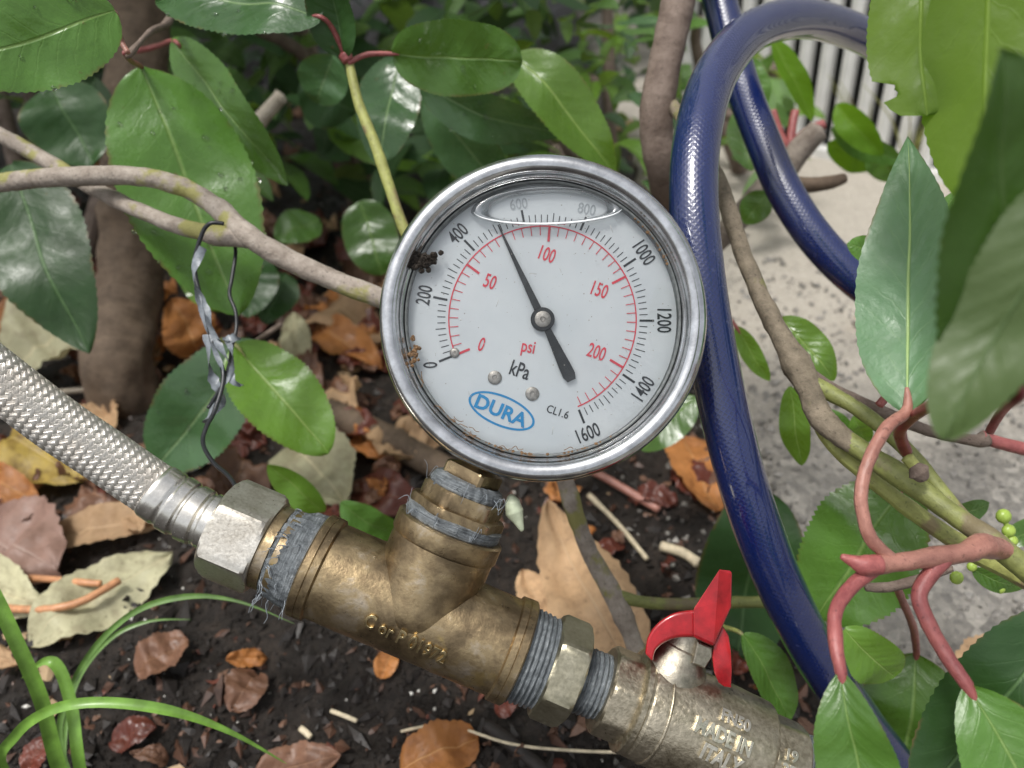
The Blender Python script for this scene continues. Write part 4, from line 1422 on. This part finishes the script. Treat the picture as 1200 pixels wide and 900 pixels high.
# leaves round the branch in front of the path
HL(right, (905, 48, .52), (952, 142, .52), 26, 'leaf_backlit', -20, .5, .06)
HL(right, (868, 66, .50), (896, 128, .50), 36, 'leaf_mid', -10)
HL(right, (900, 225, .46), (872, 262, .47), 36, 'leaf_mid', 10)
HL(right, (980, 122, .56), (1034, 182, .55), 34, 'leaf_backlit', 10, .3, .1)
HL(right, (975, 150, .57), (1060, 190, .56), 30, 'leaf_mid', 20)
HL(right, (970, 168, .58), (1030, 196, .58), 34, 'leaf_backlit', 20)
HL(right, (1020, 170, .57), (1052, 212, .57), 34, 'leaf_mid', 25)
HL(right, (915, 372, .38), (978, 446, .37), 46, 'leaf_bright', -10, petiole=[(905, 372, .33), (910, 370)], pm='petiole_red', pr=3)
HL(right, (862, 382, .40), (902, 446, .40), 24, 'leaf_bright', 10, petiole=[(846, 372, .4), (855, 374)], pm='petiole_red', pr=3)
HL(right, (926, 452, .36), (940, 545, .37), 34, 'leaf_bright', 10)
HL(right, (1000, 488, .36), (1015, 520, .37), 26, 'leaf_bright', 0)
HL(right, (965, 480, .37), (1000, 528, .37), 32, 'leaf_mid', 0)
HL(right, (880, 200, .52), (866, 128, .54), 40, 'leaf_mid', 10)
HL(right, (1236, 610, .34), (1170, 640, .34), 30, 'leaf_mid', 10)
HL(right, (1140, 668, .30), (1198, 690, .30), 26, 'leaf_mid', 20)
HL(right, (1110, 605, .33), (1160, 590, .33), 24, 'leaf_mid', 20)
for pts in ([(1030, 475, .285, 5), (1045, 455, .285), (1040, 440, .28)], [(1160, 505, .29, 5), (1172, 485, .28), (1190, 465, .26)],
            [(905, 130, .52, 5), (915, 160, .52), (925, 178, .52)], [(925, 175, .52, 6), (945, 155, .52), (965, 146, .52)], [(925, 180, .52, 5), (928, 150, .52), (932, 130, .52)]):
    stick(right, 'petiole', pts, 'petiole_red', rough=.05)
for x_, y_, r_ in ((1176, 605, 9), (1182, 622, 8), (1121, 677, 8), (1139, 664, 6), (1186, 634, 7), (1172, 690, 6)):
    mb = MB(); c = P(x_, y_, .30); 
    dome(mb, c, r_ * .30 / FPX, N); dome(mb, c, r_ * .30 / FPX, -N)
    obj('berry', mb, M['berry'], right)
stick(right, 'twig', [(1172, 640, .30, 3), (1180, 622, .30, 3), (1176, 606, .30, 2.5)], 'berry')

# ------------------------------------------------------------------ shrubs behind
def unit_leaf(seed, rows=10, cols=4, fold=.15, bend=.1, p=.55, q=.7):
    mb = MB()
    leaf_mesh(mb, Vector((0, 0, 0)), Vector((1, 0, 0)), .40, Vector((0, 0, 1)), fold, bend, p, q, .02, .12, rows, cols, seed)
    return mb
BGMATS = ['leaf_mid', 'leaf_dark', 'leaf_blue', 'leaf_bright']
proto_me = {}
for mi_, mn in enumerate(BGMATS):
    for k in range(3):
        proto_me[(mn, k)] = mesh_from(unit_leaf(mi_ * 3.3 + k * 1.9, fold=.1 + .12 * k, bend=.05 + .06 * k), 'leaf', M[mn])
def place_leaf(shrub, base, dirv, nrm, L, mn, k=None):
    a = dirv.normalized()
    nn = (nrm - a * nrm.dot(a)).normalized()
    b = nn.cross(a)
    m = Matrix((a, b, nn)).transposed().to_4x4()
    m = Matrix.Translation(base) @ m @ Matrix.Diagonal((L, L * RNG.uniform(.85, 1.15), L, 1))
    o = bpy.data.objects.new('leaf', proto_me[(mn, k if k is not None else RNG.randrange(3))])
    col.objects.link(o)
    o.parent = shrub
    o.matrix_basis = shrub.matrix_world.inverted() @ m
    return o
def rand_dir(droop=.35):
    a = RNG.uniform(0, 2 * PI)
    return Vector((math.cos(a), math.sin(a), RNG.gauss(-droop, .35)))
def back_shrub(label, basept, spots, mats, Lr=(.06, .11), stems=3, bark='bark_brown', bright=None):
    sh = thing('background_shrub', label, 'shrub', basept)
    top = []
    pts = [p for p in spots]
    # stems reaching up through the leaf cloud
    for k in range(stems):
        tgt = pts[(k * 37) % len(pts)]
        mid = basept.lerp(tgt, .5) + Vector((RNG.uniform(-.04, .04), RNG.uniform(-.04, .04), .05))
        mb = MB()
        tube(mb, catmull([(basept + Vector((RNG.uniform(-.03, .03), RNG.uniform(-.02, .02), -.02)), .010), (mid, .008), (tgt, .004)], 8), 10, .1, .2, 120, True, 0, k * 2.2)
        obj('stem', mb, M[bark], sh)
    for p in pts:
        nrm = Vector((RNG.gauss(0, .45), RNG.gauss(-.25, .4), 1))
        place_leaf(sh, p, rand_dir(), nrm, RNG.uniform(*Lr), RNG.choice(mats))
    return sh
def spots(n, x0, x1, y0, y1, d0_, d1_, zmin=.03):
    out = []
    while len(out) < n:
        p = P(RNG.uniform(x0, x1), RNG.uniform(y0, y1), RNG.uniform(d0_, d1_))
        if p.z > zmin: out.append(p)
    return out
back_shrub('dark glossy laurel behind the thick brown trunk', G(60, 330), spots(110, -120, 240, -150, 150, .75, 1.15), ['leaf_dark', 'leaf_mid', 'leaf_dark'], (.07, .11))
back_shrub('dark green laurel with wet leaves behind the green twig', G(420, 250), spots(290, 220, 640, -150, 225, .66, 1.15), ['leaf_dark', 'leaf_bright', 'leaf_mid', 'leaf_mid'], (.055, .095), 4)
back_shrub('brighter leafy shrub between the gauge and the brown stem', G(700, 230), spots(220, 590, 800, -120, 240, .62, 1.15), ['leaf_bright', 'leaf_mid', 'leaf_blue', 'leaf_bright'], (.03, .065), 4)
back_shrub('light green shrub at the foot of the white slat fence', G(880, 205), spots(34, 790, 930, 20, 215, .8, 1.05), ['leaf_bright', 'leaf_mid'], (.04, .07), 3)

# crowns of the shrubs above the frame: they shade the bed below
def crown(shrub, n, x0, x1, y0, y1, z0, z1):
    mb = MB()
    uls = [unit_leaf(k * 1.7, 4, 2) for k in range(4)]
    for i in range(n):
        o_ = Vector((RNG.uniform(x0, x1), RNG.uniform(y0, y1), RNG.uniform(z0, z1)))
        a = rand_dir().normalized()
        nn = Vector((RNG.gauss(0, .45), RNG.gauss(-.2, .45), 1)); nn = (nn - a * nn.dot(a)).normalized(); b = nn.cross(a)
        L = RNG.uniform(.07, .12); u_ = uls[i % 4]
        q = o_ - CAM
        if q.dot(FW) > 0 and q.dot(UP) / q.dot(FW) < 520 / FPX: continue      # stays above the picture
        mb.add([o_ + a * (p.x * L) + b * (p.y * L) + nn * (p.z * L) for p in u_.v], u_.f, u_.uv)
    obj('crown', mb, M['leaf_mid'], shrub, kind='stuff')
crown(left, 900, -1.2, -.05, .45, 1.7, .42, .95)

# hedge far behind, one leafy mass nobody could count
mb = MB()
ul = [unit_leaf(k * 2.7, 4, 2) for k in range(4)]
for i in range(3600):
    x_ = RNG.uniform(-2.6, .62); y_ = RNG.uniform(1.55, 2.7); z_ = RNG.uniform(-.02, 1.0)
    if x_ > .1 and y_ < 1.5 + x_ * .3: continue
    a = rand_dir().normalized()
    nn = Vector((RNG.gauss(0, .5), RNG.gauss(-.4, .5), 1)); nn = (nn - a * nn.dot(a)).normalized(); b = nn.cross(a)
    L = RNG.uniform(.07, .12); o_ = Vector((x_, y_, z_)); u_ = ul[i % 4]
    mb.add([o_ + a * (p.x * L) + b * (p.y * L) + nn * (p.z * L) for p in u_.v], u_.f, u_.uv)
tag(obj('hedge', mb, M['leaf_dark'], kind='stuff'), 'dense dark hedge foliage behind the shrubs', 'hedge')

# ------------------------------------------------------------------ grass tuft, lower left
gb = G(95, 985); gb.z = soil_h(gb.x, gb.y) - .004
tuft = thing('grass_tuft', 'tuft of long green grass blades growing from the soil', 'grass', gb)
def blade(pts, wpx, m, lean_=.4):
    pp = [(gb + Vector((RNG.uniform(-.006, .006), RNG.uniform(-.004, .004), 0)), wpx * .35 * .4 / FPX)] + PX(pts, None, wpx / 2)
    c = catmull(pp, 9)
    fr = frames([p[0] for p in c])
    mb = MB(); vs = []
    nC = len(c)
    for i, (p, w_) in enumerate(c):
        t_ = fr[i][0]
        view = (CAM - p).normalized()
        s = t_.cross(view).normalized()
        nn = s.cross(t_)
        k = i / (nC - 1)
        wd = w_ * min(1, (1 - k) * 3.2 + .03)
        vs += [p - s * wd, p - s * wd * .5 - nn * wd * .25, p - nn * wd * .4, p + s * wd * .5 - nn * wd * .25, p + s * wd]
    fs = []
    for i in range(nC - 1):
        for j in range(4):
            b = i * 5 + j
            fs.append((b, b + 1, b + 6, b + 5))
    mb.add(vs, fs)
    obj('blade', mb, M[m], tuft)
blade([(66, 890, .345), (48, 820, .335), (18, 750, .325), (-25, 660, .315), (-60, 600, .31)], 16, 'grass_blade')
blade([(5, 905, .335), (18, 862, .32), (60, 832, .31), (120, 823, .31), (200, 833, .315), (270, 858, .325), (336, 895, .34)], 12, 'grass_blade')
blade([(72, 880, .36), (78, 820, .36), (110, 760, .36), (160, 716, .36), (220, 699, .36), (280, 705, .355), (345, 731, .35)], 7, 'grass_dull')
blade([(92, 890, .35), (84, 830, .35), (70, 785, .35), (52, 775, .35), (25, 795, .355)], 13, 'grass_blade')
blade([(75, 880, .37), (90, 800, .38), (130, 748, .385), (175, 728, .39), (224, 726, .395)], 5, 'grass_dull')

# small grasses by the fence, blurred
for gx, gy in ((1010, 190), (955, 165), (1062, 205)):
    b0 = G(gx, gy); 
    tf = thing('grass_tuft', 'thin pale green grass tuft against the white slat fence', 'grass', b0, 'grass tufts along the fence')
    for k in range(9):
        a_ = RNG.uniform(-.9, .9)
        mb = MB()
        h_ = RNG.uniform(.06, .13)
        p = [(b0 + Vector((RNG.uniform(-.01, .01), 0, 0)), .0012), (b0 + Vector((a_ * h_ * .4, -.01, h_ * .6)), .0011), (b0 + Vector((a_ * h_ * .9, -.02, h_)), .0003)]
        tube(mb, catmull(p, 5), 5)
        obj('blade', mb, M['twig_yellow'], tf)

# ------------------------------------------------------------------ fallen leaves
def lift(x, y, add=.006):
    g = G(x, y)
    for _ in range(3):
        z = (soil_h(g.x, g.y) if g.x < path_edge(g.y) else .004) + add
        g = G(x, y, z)
    return g
_dl = [0]
def dead(label, b, t_, wpx, mat, curl=.25, fold=.25, roll=0, lb=.004, lt=.01, p=.6, q=.75, wave=.3, group=None, serr=.03, petiole=None):
    _dl[0] += 1
    base, tip = lift(b[0], b[1], lb), lift(t_[0], t_[1], lt)
    L = (tip - base).length
    d = (base - CAM).dot(FW)
    a = (tip - base).normalized()
    nrm = Vector((0, -.35, 1))
    nrm = (nrm - a * nrm.dot(a)).normalized()
    nrm = Matrix.Rotation(R(roll), 3, a) @ nrm
    view = (CAM - base).normalized()
    wid = wpx * d / FPX / max(.45, abs(nrm.dot(view)))
    mb = MB()
    leaf_mesh(mb, base, tip, wid, nrm, fold, curl * .4, p, q, serr, wave, 24, 10, _dl[0] * 3.17, RNG.uniform(-.4, .4), None, .22 if group else .09, .5 if group else .22)
    # keep it out of the soil
    for i, v_ in enumerate(mb.v):
        if v_.x < path_edge(v_.y):
            z = soil_h(v_.x, v_.y) + .001
            if v_.z < z and not group: mb.v[i] = Vector((v_.x, v_.y, z + .0006))
    root = bpy.data.objects.new('dead_leaf', None) if False else None
    me = mesh_from(MBshift(mb, base), 'dead_leaf', M[mat])
    o = bpy.data.objects.new('dead_leaf', me); col.objects.link(o)
    o.location = base
    tag(o, label, 'leaf', group)
    return o
def MBshift(mb, o):
    m = MB(); m.v = [p - o for p in mb.v]; m.f = mb.f; m.uv = mb.uv; m.mi = mb.mi
    return m
dead('pale cream dead leaf flat on black soil beside the grass tuft', (34, 756), (203, 650), 72, 'dead_cream', .1, .12)
dead('long beige dead leaf with curled tip under the braided hose', (190, 612), (30, 634), 46, 'dead_tan', .2, .3)
dead('mauve brown dead leaf lying across the stem of the cream leaf', (-30, 625), (70, 672), 64, 'dead_mauve', .2, .2)
dead('greenish cream dead leaf partly under the mauve leaf', (-40, 690), (52, 706), 40, 'dead_cream', .2, .2)
dead('large beige dead leaf standing behind the tee against the grey branch', (745, 805), (640, 590), 104, 'dead_tan', .15, .12, -8, .004, .03, .5, .7)
dead('pinkish tan dead leaf edge beside the large beige leaf', (640, 740), (612, 668), 44, 'dead_tan', .3, .4)
dead('large folded pale leaf at the foot of the thick trunk', (18, 440), (128, 372), 84, 'dead_cream', .35, .5, 0, .01, .03)
dead('orange leaf lying beside the folded pale leaf', (-20, 385), (64, 366), 40, 'dead_orange', .3, .3)
dead('deep orange leaf leaning on the thick trunk', (232, 420), (200, 350), 62, 'dead_orange', .3, .3, 10, .01, .05)
dead('tan dead leaf with ragged edge behind the gauge rim', (345, 362), (452, 400), 44, 'dead_tan', .3, .3)
dead('narrow orange brown leaf under the ragged tan leaf', (365, 392), (448, 430), 26, 'dead_orange', .3, .4)
dead('upright grey cream leaf beside the bright green leaf', (352, 440), (344, 366), 34, 'dead_cream', .3, .4, 0, .01, .05)
dead('grey beige rotten leaf with hole beside the hex nut', (345, 525), (408, 590), 62, 'dead_cream', .2, .25, 10)
dead('wet dark red leaf behind the brass tee', (410, 575), (492, 590), 44, 'dead_red', .2, .2)
dead('pink tan leaf tip lying behind the green leaf', (262, 480), (312, 484), 22, 'dead_tan', .3, .2)
dead('crumpled yellow and orange leaf under the braided hose', (10, 520), (100, 560), 40, 'dead_yellow', .3, .3)
dead('rusty orange leaf strip below the yellow leaf', (-20, 556), (50, 592), 22, 'dead_orange', .3, .3)
dead('square brown dead leaf alone on black soil', (160, 790), (222, 752), 46, 'dead_brown', .4, .3, 0, .004, .008, .4, .35)
dead('small brown dead leaf with pointed tail on black soil', (302, 790), (270, 834), 36, 'dead_brown', .4, .3, 0, .004, .008, .4, .5)
dead('large mottled orange brown leaf below the brass tee', (470, 905), (560, 862), 62, 'dead_orange', .2, .2, 0, .004, .008, .4, .4)
dead('red brown leaf at the tip of the long grass blade', (300, 912), (400, 884), 46, 'dead_brown', .2, .2)
dead('dark mauve leaf lying under the arching grass blade', (132, 870), (182, 852), 30, 'dead_red', .2, .2)
dead('dark leaf fragment beside the grass roots', (30, 905), (60, 862), 30, 'dead_red', .2, .2)
dead('bright orange leaf with yellow edge leaning beside the blue hose', (800, 512), (838, 602), 48, 'dead_orange', .2, .25, -10, .015, .004)
dead('pale beige leaf lying on the gravel behind the green leaves', (1112, 815), (1190, 752), 50, 'dead_tan', .3, .3)
dead('small tan leaf scrap on the path behind the hose loop', (1005, 372), (1030, 388), 12, 'dead_tan', .3, .3)
dead('orange brown chip of leaf under the brass tee letters', (445, 795), (462, 765), 26, 'dead_orange', .4, .3, 0, .004, .006, .4, .4)
dead('small red leaf scrap under the olive hex nut', (582, 836), (606, 818), 20, 'dead_red', .3, .3)

# scattered leaves, told apart only by where they lie
kinds = [('dead_brown', 'brown'), ('dead_red', 'dark red'), ('dead_tan', 'tan'), ('dead_orange', 'rusty orange')]
marks = [(150, 470, 'at the foot of the thick trunk'), (60, 560, 'under the braided hose'), (330, 480, 'below the bright green leaf'), (430, 430, 'behind the gauge rim'),
         (330, 330, 'under the forked grey branch'), (120, 800, 'near the grass tuft'), (480, 840, 'below the brass tee'), (700, 600, 'between gauge and grey branch'),
         (420, 240, 'under the green twig'), (60, 260, 'behind the dark hanging leaf'), (640, 200, 'among the back shrubs'), (880, 720, 'beside the lower blue hose')]
reg = [(-40, 470, 255, 620, 100), (200, 480, 260, 520, 70), (-40, 800, 120, 300, 60), (640, 850, 520, 700, 9), (-20, 620, 660, 900, 5), (820, 960, 560, 880, 8)]
for x0, x1, y0, y1, cnt in reg:
    for i in range(cnt):
        x_, y_ = RNG.uniform(x0, x1), RNG.uniform(y0, y1)
        g = G(x_, y_)
        if g.x > path_edge(g.y) - .01: continue
        mn, cname = RNG.choices(kinds, (4, 4, 1.6, 1.6))[0]
        dd = (g - CAM).dot(FW)
        big = .8 if y_ < 600 else .42
        Lm = RNG.uniform(.022, .06) * big * FPX / dd
        an = RNG.uniform(0, 2 * PI)
        ex, ey = x_ + math.cos(an) * Lm, y_ + math.sin(an) * Lm * .55
        if ey < 60: continue
        wd_, cu_, fo_ = RNG.uniform(.3, .55), RNG.uniform(.1, .6), RNG.uniform(.1, .6)
        mk = min(marks, key=lambda q: math.hypot(q[0] - x_, q[1] - y_))[2]
        shape = 'folded' if fo_ > .42 else ('curled' if cu_ > .38 else ('narrow' if wd_ < .4 else 'broad'))
        lb_ = 'small %s %s dead leaf on soil %s' % (shape, cname, mk)
        gp = 'leaf litter ' + mk
        dead(lb_, (x_, y_), (ex, ey), Lm * wd_, mn, cu_, fo_, RNG.uniform(-25, 25), .003, RNG.uniform(.003, .016), RNG.uniform(.4, .7), RNG.uniform(.4, .8), .4, gp)

# ------------------------------------------------------------------ loose sticks and stalks on the soil
def litter_stick(name, label, pts, rpx, m, add=.004, cat='twig', group=None, rough=.08):
    pp = []
    for x_, y_ in pts:
        g = lift(x_, y_, add)
        pp.append((g, rpx * (g - CAM).dot(FW) / FPX))
    o0 = pp[0][0].copy()
    mb = MB(); tube(mb, catmull([(p - o0, r_) for p, r_ in pp], 7), 10, rough, .2, 150, True, 0, RNG.random() * 9)
    me = mesh_from(mb, name, M[m]); o = bpy.data.objects.new(name, me); col.objects.link(o); o.location = o0
    return tag(o, label, cat, group)
litter_stick('leaf_stalk', 'orange leaf stalk lying over the cream dead leaf', [(-10, 712), (50, 714), (95, 705), (140, 680)], 4.5, 'stalk_orange', .016, 'stalk')
litter_stick('leaf_stalk', 'second orange leaf stalk beside the mauve leaf', [(-10, 680), (40, 678), (90, 682), (118, 684)], 4, 'stalk_orange', .016, 'stalk')
litter_stick('fallen_stick', 'thick dark brown fallen stick behind the tee', [(385, 482), (440, 508), (500, 540), (560, 572)], 17, 'bark_trunk', .008, 'stick')
litter_stick('fallen_stick', 'thin straight reddish stalk lying on soil under the gauge', [(695, 552), (730, 572), (772, 597)], 5, 'petiole_pink', .006, 'stick')
litter_stick('fallen_stick', 'thin brown stalk lying below the reddish stalk', [(690, 580), (725, 615), (758, 655)], 3, 'straw', .005, 'stick')
litter_stick('fallen_stick', 'short pale wood chip lying near the red handle', [(775, 640), (800, 648), (818, 660)], 6, 'straw', .004, 'stick')
litter_stick('straw_stem', 'long thin pale straw stem on soil under the valve', [(470, 857), (525, 850), (600, 872), (680, 880), (760, 882)], 1.8, 'straw', .008, 'straw')
litter_stick('straw_stem', 'short pale straw beside the brown leaf on soil', [(388, 833), (404, 839), (418, 845)], 2.6, 'straw', .004, 'straw')
litter_stick('straw_stem', 'stubby pale straw near the tip of the grass blade', [(352, 853), (358, 858), (364, 864)], 3.2, 'straw', .004, 'straw')
litter_stick('fallen_stick', 'dark charred stick lying under the hex nipple', [(570, 850), (610, 880), (650, 915)], 8, 'mulch_dark', .005, 'stick')
litter_stick('fallen_stick', 'thin grey twig poking out at the trunk foot', [(66, 460), (105, 456), (134, 452)], 3.5, 'bark_pale', .012, 'stick')

# pale green pod caught beside the bushing
mb = MB()
tube(mb, catmull(PX([(612, 622, DP, 2), (608, 612, None, 6), (603, 600, None, 11), (600, 588, None, 9), (598, 580, None, 3)]), 8), 16, .1, 0, 200)
tag(obj('seed_pod', mb, M['snail_shell']), 'pale green oval pod caught beside the brass bushing', 'seed pod')

# ------------------------------------------------------------------ soil crumbs, mulch, grit, gravel (uncountable)
def crumbs(n, region, rmin, rmax, seed, elong=1.0, zf=None, power=2.2, sink=.3):
    rg = np.random.default_rng(seed)
    # jittered octahedra
    base = np.array([(1, 0, 0), (-1, 0, 0), (0, 1, 0), (0, -1, 0), (0, 0, 1), (0, 0, -1)], float)
    tri = np.array([(0, 2, 4), (2, 1, 4), (1, 3, 4), (3, 0, 4), (2, 0, 5), (1, 2, 5), (3, 1, 5), (0, 3, 5)])
    V_, F_ = [], []
    c = 0
    while c < n:
        x, y = region(rg)
        z = zf(x, y)
        if z is None: continue
        r = rmin + (rmax - rmin) * rg.random() ** power
        v = base * (1 + rg.uniform(-.35, .35, (6, 1))) * np.array([elong * rg.uniform(.7, 1.2), rg.uniform(.6, 1.1), rg.uniform(.45, .9)]) * r
        q = rg.normal(size=4); q /= np.linalg.norm(q)
        if elong > 1.3: q = np.array([math.cos(1), rg.normal() * .1, rg.normal() * .1, rg.normal()]); q /= np.linalg.norm(q)
        w_, a, b, d = q
        Rm = np.array([[1 - 2 * (b * b + d * d), 2 * (a * b - d * w_), 2 * (a * d + b * w_)], [2 * (a * b + d * w_), 1 - 2 * (a * a + d * d), 2 * (b * d - a * w_)], [2 * (a * d - b * w_), 2 * (b * d + a * w_), 1 - 2 * (a * a + b * b)]])
        v = v @ Rm.T + np.array([x, y, z + r * (.5 - sink)])
        V_.append(v); F_.append(tri + 6 * c)
        c += 1
    mb = MB(); vv = np.concatenate(V_); ff = np.concatenate(F_)
    mb.v = [Vector(p) for p in vv]; mb.f = [tuple(f) for f in ff.tolist()]; mb.uv = [(0, 0)] * len(mb.v); mb.mi = [0] * len(mb.f)
    return mb
def soil_reg(rg):
    y = .17 + 1.0 * rg.random() ** 1.6
    half = .12 + y * .72
    return rg.uniform(-half, min(half, .2)), y
def soil_z(x, y):
    return soil_h(x, y) if x < path_edge(y) - .002 else None
tag(obj('soil_crumbs', crumbs(20000, soil_reg, .0006, .0034, 1, zf=soil_z), M['soil'], smooth=False, kind='stuff'), 'crumbly dark soil clods over the bed', 'soil')
tag(obj('bark_mulch', crumbs(2000, soil_reg, .0008, .0042, 2, 2.2, soil_z), M['mulch'], smooth=False, kind='stuff'), 'scattered reddish bark mulch chips on the soil', 'mulch')
tag(obj('rotten_mulch', crumbs(3000, soil_reg, .001, .0055, 3, 1.8, soil_z), M['mulch_dark'], smooth=False, kind='stuff'), 'blackened rotten mulch pieces on the soil', 'mulch')
tag(obj('pale_grit', crumbs(700, soil_reg, .0004, .0018, 4, 1.2, soil_z), M['grit_white'], smooth=False, kind='stuff'), 'tiny pale grit and sand grains on the soil', 'grit')
def fragments(n, seed):
    rg = np.random.default_rng(seed)
    mb = MB()
    while n:
        x, y = soil_reg(rg)
        z = soil_z(x, y)
        if z is None: continue
        n -= 1
        L = .002 + .008 * rg.random() ** 2.2
        a = rg.uniform(0, 2 * PI)
        d = Vector((math.cos(a), math.sin(a), rg.normal() * .25)).normalized()
        sd_ = d.cross(Vector((rg.normal() * .4, rg.normal() * .4, 1))).normalized()
        nn = sd_.cross(d)
        c = Vector((x, y, z + .0012))
        k = 7
        vs = [c + nn * (L * rg.uniform(-.1, .25))]
        for i in range(k):
            t_ = 2 * PI * i / k
            rr_ = L * rg.uniform(.55, 1.15)
            vs.append(c + d * (rr_ * math.cos(t_)) + sd_ * (rr_ * .6 * math.sin(t_)) + nn * (L * rg.normal() * .16))
        mb.add(vs, [(0, 1 + i, 1 + (i + 1) % k) for i in range(k)], [(.1 + .2 * rg.random(), rg.random())] * (k + 1))
    return mb
for sd_, cnt, mn, lb_ in ((11, 320, 'dead_brown', 'broken brown leaf fragments scattered over the soil'), (12, 150, 'dead_red', 'broken dark red leaf fragments scattered over the soil'),
                          (13, 100, 'dead_tan', 'broken tan leaf fragments scattered over the soil')):
    tag(obj('leaf_fragments', fragments(cnt, sd_), M[mn], smooth=False, kind='stuff'), lb_, 'leaf litter')
def edge_reg(rg):
    y = .2 + .75 * rg.random()
    return path_edge(y) + rg.normal() * .05 - .03, y
tag(obj('edge_gravel', crumbs(700, edge_reg, .001, .005, 6, 1.1, lambda x, y: soil_h(x, y) if x < path_edge(y) else .004), M['stone_grey'], smooth=False, kind='stuff'), 'small grey gravel along the edge of the path', 'gravel')
def path_reg(rg):
    y = .18 + .6 * rg.random() ** 1.3
    return path_edge(y) + .005 + .5 * rg.random() ** 1.3, y
tag(obj('path_gravel', crumbs(4200, path_reg, .0012, .0048, 5, 1.1, lambda x, y: .004, sink=.45), M['stone_grey'], smooth=False, kind='stuff'), 'coarse grey stones bedded in the path surface', 'gravel')
